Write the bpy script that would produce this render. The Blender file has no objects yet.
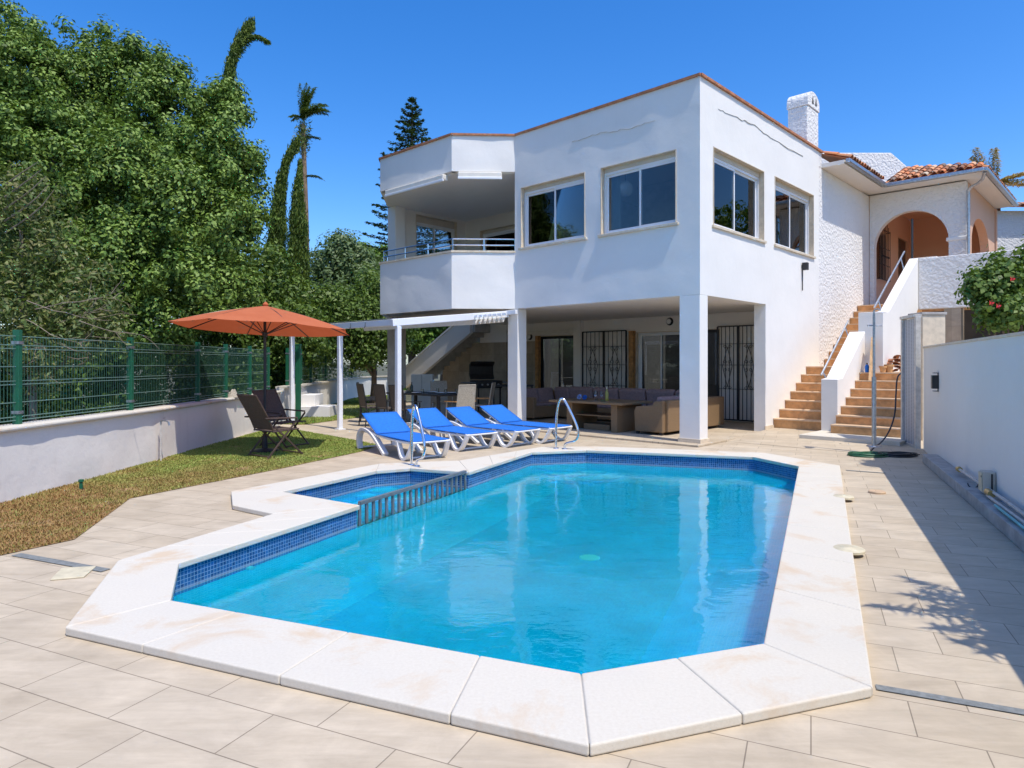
import bpy, bmesh, math, random
import numpy as np
from mathutils import Vector, Matrix, noise
from mathutils.geometry import tessellate_polygon
rnd = random.Random(7)
SC = bpy.context.scene
COL = SC.collection
R = math.radians
# ---------- camera measurements (used to turn sizes seen in the photo into metres) ----------
F, HZ, CH, CX = 665.0, 363.0, 1.5, 512.0
D1 = Vector((-.7210, .6929, 0)); D2 = Vector((.6929, .7210, 0))      # house axes
HC = Vector((3.418, 12.091, 0)); HROT = math.atan2(D2.y, D2.x)
W1 = Vector((.410, .912, 0)).normalized(); W2 = Vector((W1.y, -W1.x, 0))  # pool / right wall axes
def G(x, y, z=0.0):
    Y = (CH - z) * F / (y - HZ)
    return Vector(((x - CX) / F * Y, Y, z))
def P(x, y, Y):
    return Vector(((x - CX) / F * Y, Y, CH + (HZ - y) / F * Y))
def HL(u, v, z=0.0):                                   # house local (x = v, y = u)
    return Vector((v, u, z))
def HG(u, v, z=0.0):
    p = HC + D1 * u + D2 * v
    return Vector((p.x, p.y, z))

# ---------- materials ----------
MATS = {}
def nodes(name):
    m = bpy.data.materials.new(name); m.use_nodes = True
    nt = m.node_tree; b = nt.nodes['Principled BSDF']
    MATS[name] = m
    return m, nt, b
def N(nt, t, **kw):
    n = nt.nodes.new(t)
    for k, v in kw.items():
        if k in n.inputs.keys() if isinstance(k, str) else False: n.inputs[k].default_value = v
        else: setattr(n, k, v)
    return n
def ramp(nt, fac, stops):
    r = nt.nodes.new('ShaderNodeValToRGB')
    while len(r.color_ramp.elements) < len(stops): r.color_ramp.elements.new(.5)
    for e, (p, c) in zip(r.color_ramp.elements, stops):
        e.position = p; e.color = (c[0], c[1], c[2], 1)
    nt.links.new(fac, r.inputs[0]); return r.outputs[0]
def pos(nt, rot=0, scale=(1, 1, 1), obj=False):
    if obj:
        g = nt.nodes.new('ShaderNodeTexCoord').outputs['Object']
    else:
        g = nt.nodes.new('ShaderNodeNewGeometry').outputs['Position']
    m = nt.nodes.new('ShaderNodeMapping'); m.inputs['Rotation'].default_value = (0, 0, rot); m.inputs['Scale'].default_value = scale
    nt.links.new(g, m.inputs[0]); return m.outputs[0]
def noise_t(nt, vec, scale, detail=4, rough=.6, dist=0):
    n = nt.nodes.new('ShaderNodeTexNoise'); n.inputs['Scale'].default_value = scale
    n.inputs['Detail'].default_value = detail; n.inputs['Roughness'].default_value = rough; n.inputs['Distortion'].default_value = dist
    nt.links.new(vec, n.inputs['Vector']); return n.outputs[0]
def bump(nt, h, strength, dist=.01, normal=None):
    b = nt.nodes.new('ShaderNodeBump'); b.inputs['Strength'].default_value = strength; b.inputs['Distance'].default_value = dist
    nt.links.new(h, b.inputs['Height'])
    if normal: nt.links.new(normal, b.inputs['Normal'])
    return b.outputs[0]
def mixc(nt, fac, a, b, mode='MIX'):
    m = nt.nodes.new('ShaderNodeMix'); m.data_type = 'RGBA'; m.blend_type = mode
    for s, val in ((m.inputs[0], fac), (m.inputs[6], a), (m.inputs[7], b)):
        if hasattr(val, 'links') or hasattr(val, 'node'): nt.links.new(val, s)
        elif isinstance(val, (int, float)): s.default_value = val
        else: s.default_value = (val[0], val[1], val[2], 1)
    return m.outputs[2]
def mk(name, c, rough=.6, var=.12, vs=4, bs=60, bst=.15, bd=.004, metal=0, spec=.5, c2=None, obj=False):
    m, nt, b = nodes(name)
    v = pos(nt, obj=obj)
    n = noise_t(nt, v, vs, 6, .62)
    lo = [x * (1 - var) for x in c]; hi = [min(1, x * (1 + var)) for x in c]
    if c2: lo = c2
    nt.links.new(ramp(nt, n, [(.35, lo), (.65, hi)]), b.inputs['Base Color'])
    b.inputs['Roughness'].default_value = rough; b.inputs['Metallic'].default_value = metal
    b.inputs['Specular IOR Level'].default_value = spec
    if bst:
        nt.links.new(bump(nt, noise_t(nt, v, bs, 5, .6), bst, bd), b.inputs['Normal'])
    return m

def plaster(name, c, coarse=0, stain=.06, stainc=(.62, .55, .46)):
    m, nt, b = nodes(name); v = pos(nt)
    n1 = noise_t(nt, v, .9, 6, .65); n2 = noise_t(nt, v, 7, 5, .6)
    col = ramp(nt, n1, [(.3, [x * .95 for x in c]), (.7, c)])
    col = mixc(nt, ramp(nt, n2, [(.55, (0, 0, 0)), (.8, (stain,) * 3)]), col, stainc)
    # faint vertical run-off streaks
    st = noise_t(nt, pos(nt, scale=(6, 6, .5)), 1.0, 5, .7)
    col = mixc(nt, ramp(nt, st, [(.6, (0, 0, 0)), (.78, (stain * 1.6,) * 3)]), col, stainc)
    nt.links.new(col, b.inputs['Base Color']); b.inputs['Roughness'].default_value = .85
    b.inputs['Specular IOR Level'].default_value = .25
    nb = bump(nt, noise_t(nt, v, 2.2, 4, .55), .35, .03)
    nb = bump(nt, noise_t(nt, v, 45, 5, .65), .25, .004, nb)
    if coarse:
        vo = nt.nodes.new('ShaderNodeTexVoronoi'); vo.inputs['Scale'].default_value = 16; vo.feature = 'SMOOTH_F1'
        vv = nt.nodes.new('ShaderNodeVectorMath'); vv.operation = 'MULTIPLY_ADD'
        nn = nt.nodes.new('ShaderNodeTexNoise'); nn.inputs['Scale'].default_value = 9
        nt.links.new(v, nn.inputs['Vector']); nt.links.new(nn.outputs[1], vv.inputs[0]); vv.inputs[1].default_value = (.12, .12, .12)
        nt.links.new(v, vv.inputs[2]); nt.links.new(vv.outputs[0], vo.inputs['Vector'])
        nb = bump(nt, vo.outputs['Distance'], coarse, .05, nb)
    nt.links.new(nb, b.inputs['Normal'])
    return m
def glassy(name, tint, ior=1.5, rough=0.0, refl=(1, 1, 1)):
    m, nt, b = nodes(name); nt.nodes.remove(b)
    out = nt.nodes['Material Output']
    t = nt.nodes.new('ShaderNodeBsdfTransparent'); t.inputs[0].default_value = (*tint, 1)
    g = nt.nodes.new('ShaderNodeBsdfGlossy'); g.inputs['Roughness'].default_value = rough; g.inputs[0].default_value = (*refl, 1)
    f = nt.nodes.new('ShaderNodeFresnel'); f.inputs[0].default_value = ior
    mx = nt.nodes.new('ShaderNodeMixShader')
    nt.links.new(f.outputs[0], mx.inputs[0]); nt.links.new(t.outputs[0], mx.inputs[1]); nt.links.new(g.outputs[0], mx.inputs[2])
    nt.links.new(mx.outputs[0], out.inputs[0]); return m, nt, f, g
def leafmat(name, cols, rough=.45, trans=.3):
    m, nt, b = nodes(name)
    g = nt.nodes.new('ShaderNodeNewGeometry')
    k = len(cols)
    c = ramp(nt, g.outputs['Random Per Island'], [(i / max(1, k - 1), cc) for i, cc in enumerate(cols)])
    nt.links.new(c, b.inputs['Base Color']); b.inputs['Roughness'].default_value = rough; b.inputs['Specular IOR Level'].default_value = .35
    tr = nt.nodes.new('ShaderNodeBsdfTranslucent')
    nt.links.new(mixc(nt, .5, c, (.18, .28, .02)), tr.inputs[0])
    mx = nt.nodes.new('ShaderNodeMixShader'); mx.inputs[0].default_value = trans
    nt.links.new(b.outputs[0], mx.inputs[1]); nt.links.new(tr.outputs[0], mx.inputs[2])
    nt.links.new(mx.outputs[0], nt.nodes['Material Output'].inputs[0]); return m

M = {}
M['plaster'] = plaster('white_plaster', (.82, .795, .745))
M['plaster_in'] = plaster('terrace_plaster', (.80, .76, .70))
M['rough'] = plaster('rough_render', (.76, .74, .71), coarse=.55)
M['wallL'] = plaster('boundary_plaster', (.84, .79, .71), coarse=.03, stain=.15, stainc=(.4, .36, .32))
M['peach'] = plaster('peach_plaster', (.68, .43, .30), stain=.02)
M['cream'] = mk('cream_stone_sill', (.66, .56, .42), .6, .12, 8)
M['terracotta'] = mk('terracotta_edge', (.42, .17, .08), .8, .3, 9, 40, .4)
M['whitealu'] = mk('white_aluminium', (.78, .79, .80), .35, .03, 3, 80, .0)
M['whiteplastic'] = mk('white_plastic', (.80, .80, .78), .38, .05, 6, 80, .0)
M['beigealu'] = mk('beige_shutter_box', (.60, .53, .43), .5, .06, 3, 80, .0)
M['black'] = mk('black_iron', (.018, .018, .02), .45, .3, 8, 80, .1)
M['dark'] = mk('painted_interior_shade', (.05, .045, .04), .8)  # near-black colour stands in for shade inside openings and recesses
M['room'] = mk('dimmed_room_wall', (.45, .45, .46), .8)  # mid grey paints the dimness of a light-coloured room
M['room_shade'] = mk('room_shade_wall', (.12, .11, .10), .8)  # dark colour stands in for the lack of light behind the terrace doors
M['curtain'] = mk('curtain_cloth', (.42, .50, .48), .9, .1, 6)
M['chrome'] = mk('stainless_steel', (.72, .73, .75), .16, .05, 10, 80, 0, metal=1)
M['steel'] = mk('galvanised_steel', (.42, .44, .46), .38, .2, 20, 80, .05, metal=.85)
M['greymetal'] = mk('grey_painted_metal', (.14, .16, .17), .5, .15, 12, 60, .05)
M['green'] = mk('green_painted_steel', (.012, .11, .055), .4, .1, 6, 80, 0)
M['wire'] = mk('green_wire', (.04, .12, .08), .5, .1, 6, 80, 0)
M['blackparasol'] = mk('black_pole', (.02, .02, .022), .4, .2, 6, 80, 0)
M['bronze'] = mk('bronze_aluminium', (.11, .075, .055), .42, .2, 8, 80, 0, metal=.4)
M['sling'] = mk('brown_sling', (.085, .065, .05), .8, .25, 50, 200, .3)
M['slinglight'] = mk('light_woven_sling', (.38, .34, .27), .8, .3, 60, 200, .4)
M['wood'] = mk('oiled_wood', (.42, .21, .07), .5, .3, 12, 50, .1)
M['plank'] = mk('pine_plank', (.58, .38, .20), .7, .25, 9, 50, .1)
M['grate'] = mk('drain_grate_grey', (.20, .21, .20), .7, .2, 30, 80, .3)
M['lid'] = mk('cream_plastic_lid', (.62, .55, .38), .55, .12, 12, 80, .05)
M['trunk'] = mk('bark', (.13, .10, .075), .9, .35, 6, 30, .8, .02)
M['drybark'] = mk('dry_twig', (.24, .19, .14), .9, .3, 10, 40, .3)
M['palmtrunk'] = mk('palm_bark', (.22, .15, .09), .9, .35, 5, 30, .8, .03)
M['screen'] = mk('white_card', (.72, .72, .68), .6, .05)
M['bottle'] = mk('dark_bottle_glass', (.03, .045, .02), .12, .1)
M['amber'] = mk('yellow_wine_glass', (.45, .35, .05), .12, .1)
M['towel'] = mk('blue_white_towel', (.75, .78, .82), .9, .1, 12, 60, .4, c2=(.03, .12, .5))
M['hoseg'] = mk('green_hose', (.02, .10, .045), .45, .2, 10, 80, 0)
M['hoseb'] = mk('black_hose', (.02, .022, .025), .45, .2, 10, 80, 0)
M['pvc'] = mk('grey_pipe', (.55, .52, .47), .5, .15, 12, 80, 0)
M['brass'] = mk('brass_fitting', (.55, .40, .16), .4, .15, 12, 80, 0, metal=.7)
M['tealpipe'] = mk('teal_pipe', (.10, .45, .48), .5, .1, 12, 80, 0)
M['soil'] = mk('lawn_soil', (.30, .19, .085), .95, .4, 5, 40, .8, .02)
M['ground'] = mk('earth_ground', (.10, .095, .05), .95, .4, .3, 5, .6, .05)
M['concrete'] = mk('concrete_edge', (.40, .38, .35), .85, .2, 6, 50, .5)
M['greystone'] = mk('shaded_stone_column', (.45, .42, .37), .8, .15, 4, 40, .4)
M['lampglass'] = mk('frosted_glass', (.75, .75, .72), .3, .03)
M['vent'] = mk('orange_vent', (.5, .2, .08), .7)
M['shade_cloth'] = mk('cream_awning_cloth', (.72, .68, .60), .9, .06, 6)
M['greycloth'] = mk('grey_awning_cloth', (.34, .36, .40), .9, .08, 6)

# cushions (brown mauve)
M['cushion'] = mk('mauve_cushion_fabric', (.28, .195, .185), .95, .15, 20, 150, .3)
# wicker : woven bands
def wicker(name, c):
    m, nt, b = nodes(name); v = pos(nt, -HROT)
    w = nt.nodes.new('ShaderNodeTexWave'); w.bands_direction = 'Z'; w.inputs['Scale'].default_value = 22; nt.links.new(v, w.inputs[0])
    w2 = nt.nodes.new('ShaderNodeTexWave'); w2.bands_direction = 'DIAGONAL'; w2.inputs['Scale'].default_value = 9; nt.links.new(v, w2.inputs[0])
    mm = nt.nodes.new('ShaderNodeMath'); mm.operation = 'MULTIPLY'; nt.links.new(w.outputs[1], mm.inputs[0]); nt.links.new(noise_t(nt, v, 60, 3), mm.inputs[1])
    nt.links.new(ramp(nt, mm.outputs[0], [(0, [x * .55 for x in c]), (.6, c)]), b.inputs['Base Color'])
    nt.links.new(bump(nt, mm.outputs[0], .7, .006), b.inputs['Normal']); b.inputs['Roughness'].default_value = .6
    return m
M['wicker'] = wicker('rattan_weave', (.33, .21, .105))
# lounger blue mesh
M['blue'] = mk('blue_textile_mesh', (.008, .15, .58), .8, .12, 30, 300, .3)
# parasol canopy
m, nt, b = nodes('terracotta_canopy'); M['canopy'] = m
v = pos(nt); nt.links.new(ramp(nt, noise_t(nt, v, 3, 5), [(.3, (.56, .15, .055)), (.7, (.63, .185, .075))]), b.inputs['Base Color']); b.inputs['Roughness'].default_value = .9
tr = nt.nodes.new('ShaderNodeBsdfTranslucent'); tr.inputs[0].default_value = (.65, .12, .04, 1)
mx = nt.nodes.new('ShaderNodeMixShader'); mx.inputs[0].default_value = .3
nt.links.new(b.outputs[0], mx.inputs[1]); nt.links.new(tr.outputs[0], mx.inputs[2]); nt.links.new(mx.outputs[0], nt.nodes['Material Output'].inputs[0])
# glass
M['glass'], _, _, _ = glassy('window_glass', (.74, .79, .82), 1.5)
M['clear'], _, _, _ = glassy('clear_glass', (.9, .92, .92), 1.45)

# deck stone tiles
def deck():
    m, nt, b = nodes('travertine_tiles')
    a = -math.atan2(-W1.x, W1.y)           # rotate world so rows follow the pool
    ang = math.atan2(-W2.y, W2.x)
    v = pos(nt, math.atan2(-W2.y, W2.x) if False else -math.atan2(W2.y, W2.x))
    br = nt.nodes.new('ShaderNodeTexBrick'); br.offset = .37; br.inputs['Scale'].default_value = 1
    br.inputs['Brick Width'].default_value = .62; br.inputs['Row Height'].default_value = .31
    br.inputs['Mortar Size'].default_value = .0028; br.inputs['Mortar Smooth'].default_value = .1; br.inputs['Bias'].default_value = 0
    br.inputs['Color1'].default_value = (.505, .425, .31, 1); br.inputs['Color2'].default_value = (.565, .485, .365, 1); br.inputs['Mortar'].default_value = (.25, .205, .15, 1)
    nt.links.new(v, br.inputs['Vector'])
    n1 = noise_t(nt, v, 3.0, 8, .7, .6); n2 = noise_t(nt, v, .35, 4, .6)
    st = noise_t(nt, pos(nt, -math.atan2(W2.y, W2.x), (1.2, 7, 1)), 1.6, 6, .7, .4)
    c = mixc(nt, 1.0, br.outputs[0], ramp(nt, n1, [(.3, (.86, .84, .82)), (.7, (1.10, 1.08, 1.06))]), 'MULTIPLY')
    c = mixc(nt, 1.0, c, ramp(nt, st, [(.35, (.9, .89, .87)), (.65, (1.05, 1.05, 1.05))]), 'MULTIPLY')
    c = mixc(nt, ramp(nt, n2, [(.55, (0, 0, 0)), (.75, (.22, .22, .22))]), c, (.38, .32, .24))
    nt.links.new(c, b.inputs['Base Color'])
    nt.links.new(ramp(nt, n1, [(.3, (.55,) * 3), (.7, (.75,) * 3)]), b.inputs['Roughness'])
    b.inputs['Specular IOR Level'].default_value = .3
    nb = bump(nt, br.outputs['Fac'], -.25, .002)
    nb = bump(nt, n1, .15, .004, nb)
    nt.links.new(nb, b.inputs['Normal'])
    return m
M['deck'] = deck()
# back wall of covered terrace : beige stone slabs
def stonewall():
    m, nt, b = nodes('beige_stone_cladding'); 
    tc = nt.nodes.new('ShaderNodeTexCoord')
    sx = nt.nodes.new('ShaderNodeSeparateXYZ'); nt.links.new(tc.outputs['Object'], sx.inputs[0])
    cb = nt.nodes.new('ShaderNodeCombineXYZ'); nt.links.new(sx.outputs[1], cb.inputs[0]); nt.links.new(sx.outputs[2], cb.inputs[1])
    br = nt.nodes.new('ShaderNodeTexBrick'); br.inputs['Scale'].default_value = 1; br.inputs['Brick Width'].default_value = .6; br.inputs['Row Height'].default_value = .6; br.offset = 0
    br.inputs['Mortar Size'].default_value = .003
    br.inputs['Color1'].default_value = (.33, .26, .18, 1); br.inputs['Color2'].default_value = (.42, .34, .25, 1); br.inputs['Mortar'].default_value = (.2, .16, .12, 1)
    nt.links.new(cb.outputs[0], br.inputs['Vector'])
    n = noise_t(nt, tc.outputs['Object'], 3, 8, .7, .8)
    nt.links.new(mixc(nt, 1.0, br.outputs[0], ramp(nt, n, [(.3, (.75,) * 3), (.7, (1.15,) * 3)]), 'MULTIPLY'), b.inputs['Base Color'])
    b.inputs['Roughness'].default_value = .55
    return m
M['stonewall'] = stonewall()
# white cast-stone coping with rusty-yellow stains
def copingm():
    m, nt, b = nodes('white_cast_stone'); v = pos(nt)
    n = noise_t(nt, v, 1.7, 7, .65, .5); n2 = noise_t(nt, v, 60, 4, .7); n3 = noise_t(nt, v, .9, 3)
    c = ramp(nt, n2, [(.3, (.60, .55, .455)), (.7, (.66, .615, .52))])
    c = mixc(nt, ramp(nt, n, [(.54, (0, 0, 0)), (.66, (.6, .6, .6))]), c, (.58, .41, .24))
    c = mixc(nt, ramp(nt, n3, [(.5, (0, 0, 0)), (.8, (.3, .3, .3))]), c, (.5, .48, .44))
    nt.links.new(c, b.inputs['Base Color']); b.inputs['Roughness'].default_value = .85; b.inputs['Specular IOR Level'].default_value = .2
    nb = bump(nt, noise_t(nt, v, 130, 5, .7), .3, .003); nb = bump(nt, noise_t(nt, v, 9, 4, .6), .3, .008, nb)
    nt.links.new(nb, b.inputs['Normal']); return m
M['coping'] = copingm()
# mosaic
def mosaic(name, cols, uvmap=True, size=.03, grout=(.55, .68, .78), limeline=None):
    m, nt, b = nodes(name)
    if uvmap:
        tc = nt.nodes.new('ShaderNodeTexCoord'); v = tc.outputs['UV']
    else:
        v = pos(nt, -math.atan2(W2.y, W2.x))
    br = nt.nodes.new('ShaderNodeTexBrick'); br.offset = 0; br.inputs['Scale'].default_value = 1
    br.inputs['Brick Width'].default_value = size; br.inputs['Row Height'].default_value = size; br.inputs['Mortar Size'].default_value = size * .07
    br.inputs['Color1'].default_value = (*cols[0], 1); br.inputs['Color2'].default_value = (*cols[1], 1); br.inputs['Mortar'].default_value = (*grout, 1)
    nt.links.new(v, br.inputs['Vector'])
    c = br.outputs[0]
    n = noise_t(nt, pos(nt), 2.0, 4)
    c = mixc(nt, 1.0, c, ramp(nt, n, [(.3, (.85,) * 3), (.7, (1.15,) * 3)]), 'MULTIPLY')
    if limeline:
        g = nt.nodes.new('ShaderNodeNewGeometry'); s = nt.nodes.new('ShaderNodeSeparateXYZ'); nt.links.new(g.outputs['Position'], s.inputs[0])
        mr = nt.nodes.new('ShaderNodeMapRange'); mr.inputs[1].default_value = limeline - .03; mr.inputs[2].default_value = limeline + .03
        nt.links.new(s.outputs[2], mr.inputs[0])
        f = ramp(nt, mr.outputs[0], [(0, (0, 0, 0)), (.5, (.45, .45, .45)), (1, (0, 0, 0))])
        c = mixc(nt, f, c, (.5, .52, .5))
    nt.links.new(c, b.inputs['Base Color']); b.inputs['Roughness'].default_value = .25
    return m
M['band'] = mosaic('blue_mosaic_band', [(.010, .055, .17), (.025, .12, .31)], limeline=-.165, grout=(.2, .32, .46))
M['basin'] = mosaic('brightened_blue_mosaic', [(.08, .60, .84), (.10, .66, .88)], grout=(.25, .70, .88))  # wall blue brightened in place of light scattered by the water
M['basinfloor'] = mosaic('pool_floor_mosaic', [(.025, .49, .73), (.04, .56, .80)], uvmap=False, grout=(.10, .60, .78))
# water
wm, nt, fr, gl = glassy('pool_water', (.20, .78, .93), 1.33)
v = pos(nt)
wn = bump(nt, noise_t(nt, v, 2.2, 3, .5, .3), .16, .05)
wn = bump(nt, noise_t(nt, pos(nt, .4, (1, 2.2, 1)), 9, 3, .5, .6), .10, .012, wn)
nt.links.new(wn, fr.inputs['Normal']); nt.links.new(wn, gl.inputs['Normal'])
rf = nt.nodes.new('ShaderNodeBsdfRefraction'); rf.inputs['Color'].default_value = (.14, .93, .985, 1); rf.inputs['IOR'].default_value = 1.33; rf.inputs['Roughness'].default_value = 0
nt.links.new(wn, rf.inputs['Normal'])
mxn = [n for n in nt.nodes if n.bl_idname == 'ShaderNodeMixShader'][0]; nt.links.new(rf.outputs[0], mxn.inputs[1]); 
M['water'] = wm
# step tiles
M['step'] = mk('terracotta_step_tile', (.56, .30, .12), .6, .25, 5, 40, .2)
M['tread'] = mk('step_nosing', (.60, .42, .26), .6, .15, 6, 40, .2)
# barrel tile
m, nt, b = nodes('clay_barrel_tile'); M['clay'] = m
g = nt.nodes.new('ShaderNodeNewGeometry')
c = ramp(nt, g.outputs['Random Per Island'], [(0, (.22, .09, .05)), (.3, (.50, .25, .13)), (.5, (.66, .20, .06)), (.7, (.66, .36, .18)), (.85, (.62, .50, .36)), (1, (.14, .10, .08))])
c = mixc(nt, ramp(nt, noise_t(nt, pos(nt), 7, 6, .7), [(.5, (0, 0, 0)), (.7, (.6,) * 3)]), c, (.30, .26, .2))
nt.links.new(c, b.inputs['Base Color']); b.inputs['Roughness'].default_value = .9
# perforated metal
m, nt, b = nodes('perforated_grey_metal'); M['perf'] = m
v = pos(nt); vo = nt.nodes.new('ShaderNodeTexVoronoi'); vo.inputs['Scale'].default_value = 40; vo.inputs['Randomness'].default_value = 0; nt.links.new(v, vo.inputs['Vector'])
nt.links.new(ramp(nt, vo.outputs['Distance'], [(.3, (.10, .11, .13)), (.42, (.42, .45, .50))]), b.inputs['Base Color']); b.inputs['Roughness'].default_value = .5
# leaves
M['leaf_big'] = leafmat('glossy_green_leaf', [(.03, .065, .01), (.09, .17, .022), (.18, .28, .04), (.28, .39, .085), (.10, .19, .025)], .58, .18)
M['wire_light'] = mk('green_wire_light', (.16, .26, .21), .5, .1, 6, 80, 0)
M['crackline'] = mk('crack_shade', (.42, .40, .37), .9)
M['leaf_shade'] = leafmat('shade_dark_hedge_leaf', [(.02, .05, .01), (.04, .08, .015), (.07, .13, .02), (.12, .2, .03)], .5, .2)  # greens darkened to paint in the deep shade behind the fence
M['leaf_olive'] = leafmat('olive_dry_leaf', [(.07, .12, .03), (.13, .19, .05), (.20, .18, .07), (.10, .16, .04), (.28, .30, .08)], .5, .25)
M['leaf_cyp'] = leafmat('cypress_leaf', [(.035, .08, .012), (.09, .15, .02), (.18, .24, .035)], .6, .15)
M['leaf_mid'] = leafmat('mid_green_leaf', [(.05, .10, .018), (.11, .19, .03), (.20, .28, .06)], .5, .3)
M['leaf_grey'] = leafmat('greyish_green_leaf', [(.09, .15, .05), (.14, .21, .08), (.20, .26, .11)], .5, .3)
M['leaf_lime'] = leafmat('lime_green_leaf', [(.10, .21, .03), (.18, .32, .04), (.26, .36, .07)], .5, .35)
M['leaf_pine'] = leafmat('pine_needle', [(.03, .075, .02), (.05, .11, .03), (.09, .14, .05)], .6, .1)
M['leaf_palm'] = leafmat('palm_frond', [(.09, .16, .03), (.17, .26, .05), (.30, .33, .12)], .4, .25)
M['leaf_yellow'] = leafmat('yellowing_frond', [(.66, .42, .05), (.72, .52, .10), (.62, .52, .26), (.30, .26, .05)], .5, .3)
M['petal'] = mk('red_petal', (.6, .02, .03), .6)
# grass : colour follows dry and watered patches
m, nt, b = nodes('lawn_grass'); M['grass'] = m
g = nt.nodes.new('ShaderNodeNewGeometry'); v = pos(nt)
gr = ramp(nt, g.outputs['Random Per Island'], [(0, (.15, .24, .03)), (.5, (.25, .34, .05)), (1, (.38, .38, .10))])
dr = ramp(nt, g.outputs['Random Per Island'], [(0, (.27, .14, .045)), (.5, (.39, .22, .075)), (.8, (.32, .22, .06)), (1, (.20, .25, .04))])
s = nt.nodes.new('ShaderNodeSeparateXYZ'); nt.links.new(g.outputs['Position'], s.inputs[0])
mr = nt.nodes.new('ShaderNodeMapRange'); mr.inputs[1].default_value = 6.5; mr.inputs[2].default_value = 17; nt.links.new(s.outputs[1], mr.inputs[0])
ad = nt.nodes.new('ShaderNodeMath'); ad.operation = 'ADD'; nt.links.new(noise_t(nt, v, 1.1, 5, .7), ad.inputs[0]); nt.links.new(mr.outputs[0], ad.inputs[1])
f = ramp(nt, ad.outputs[0], [(.5, (0, 0, 0)), (.95, (1, 1, 1))])
nt.links.new(mixc(nt, f, dr, gr), b.inputs['Base Color']); b.inputs['Roughness'].default_value = .7

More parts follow.
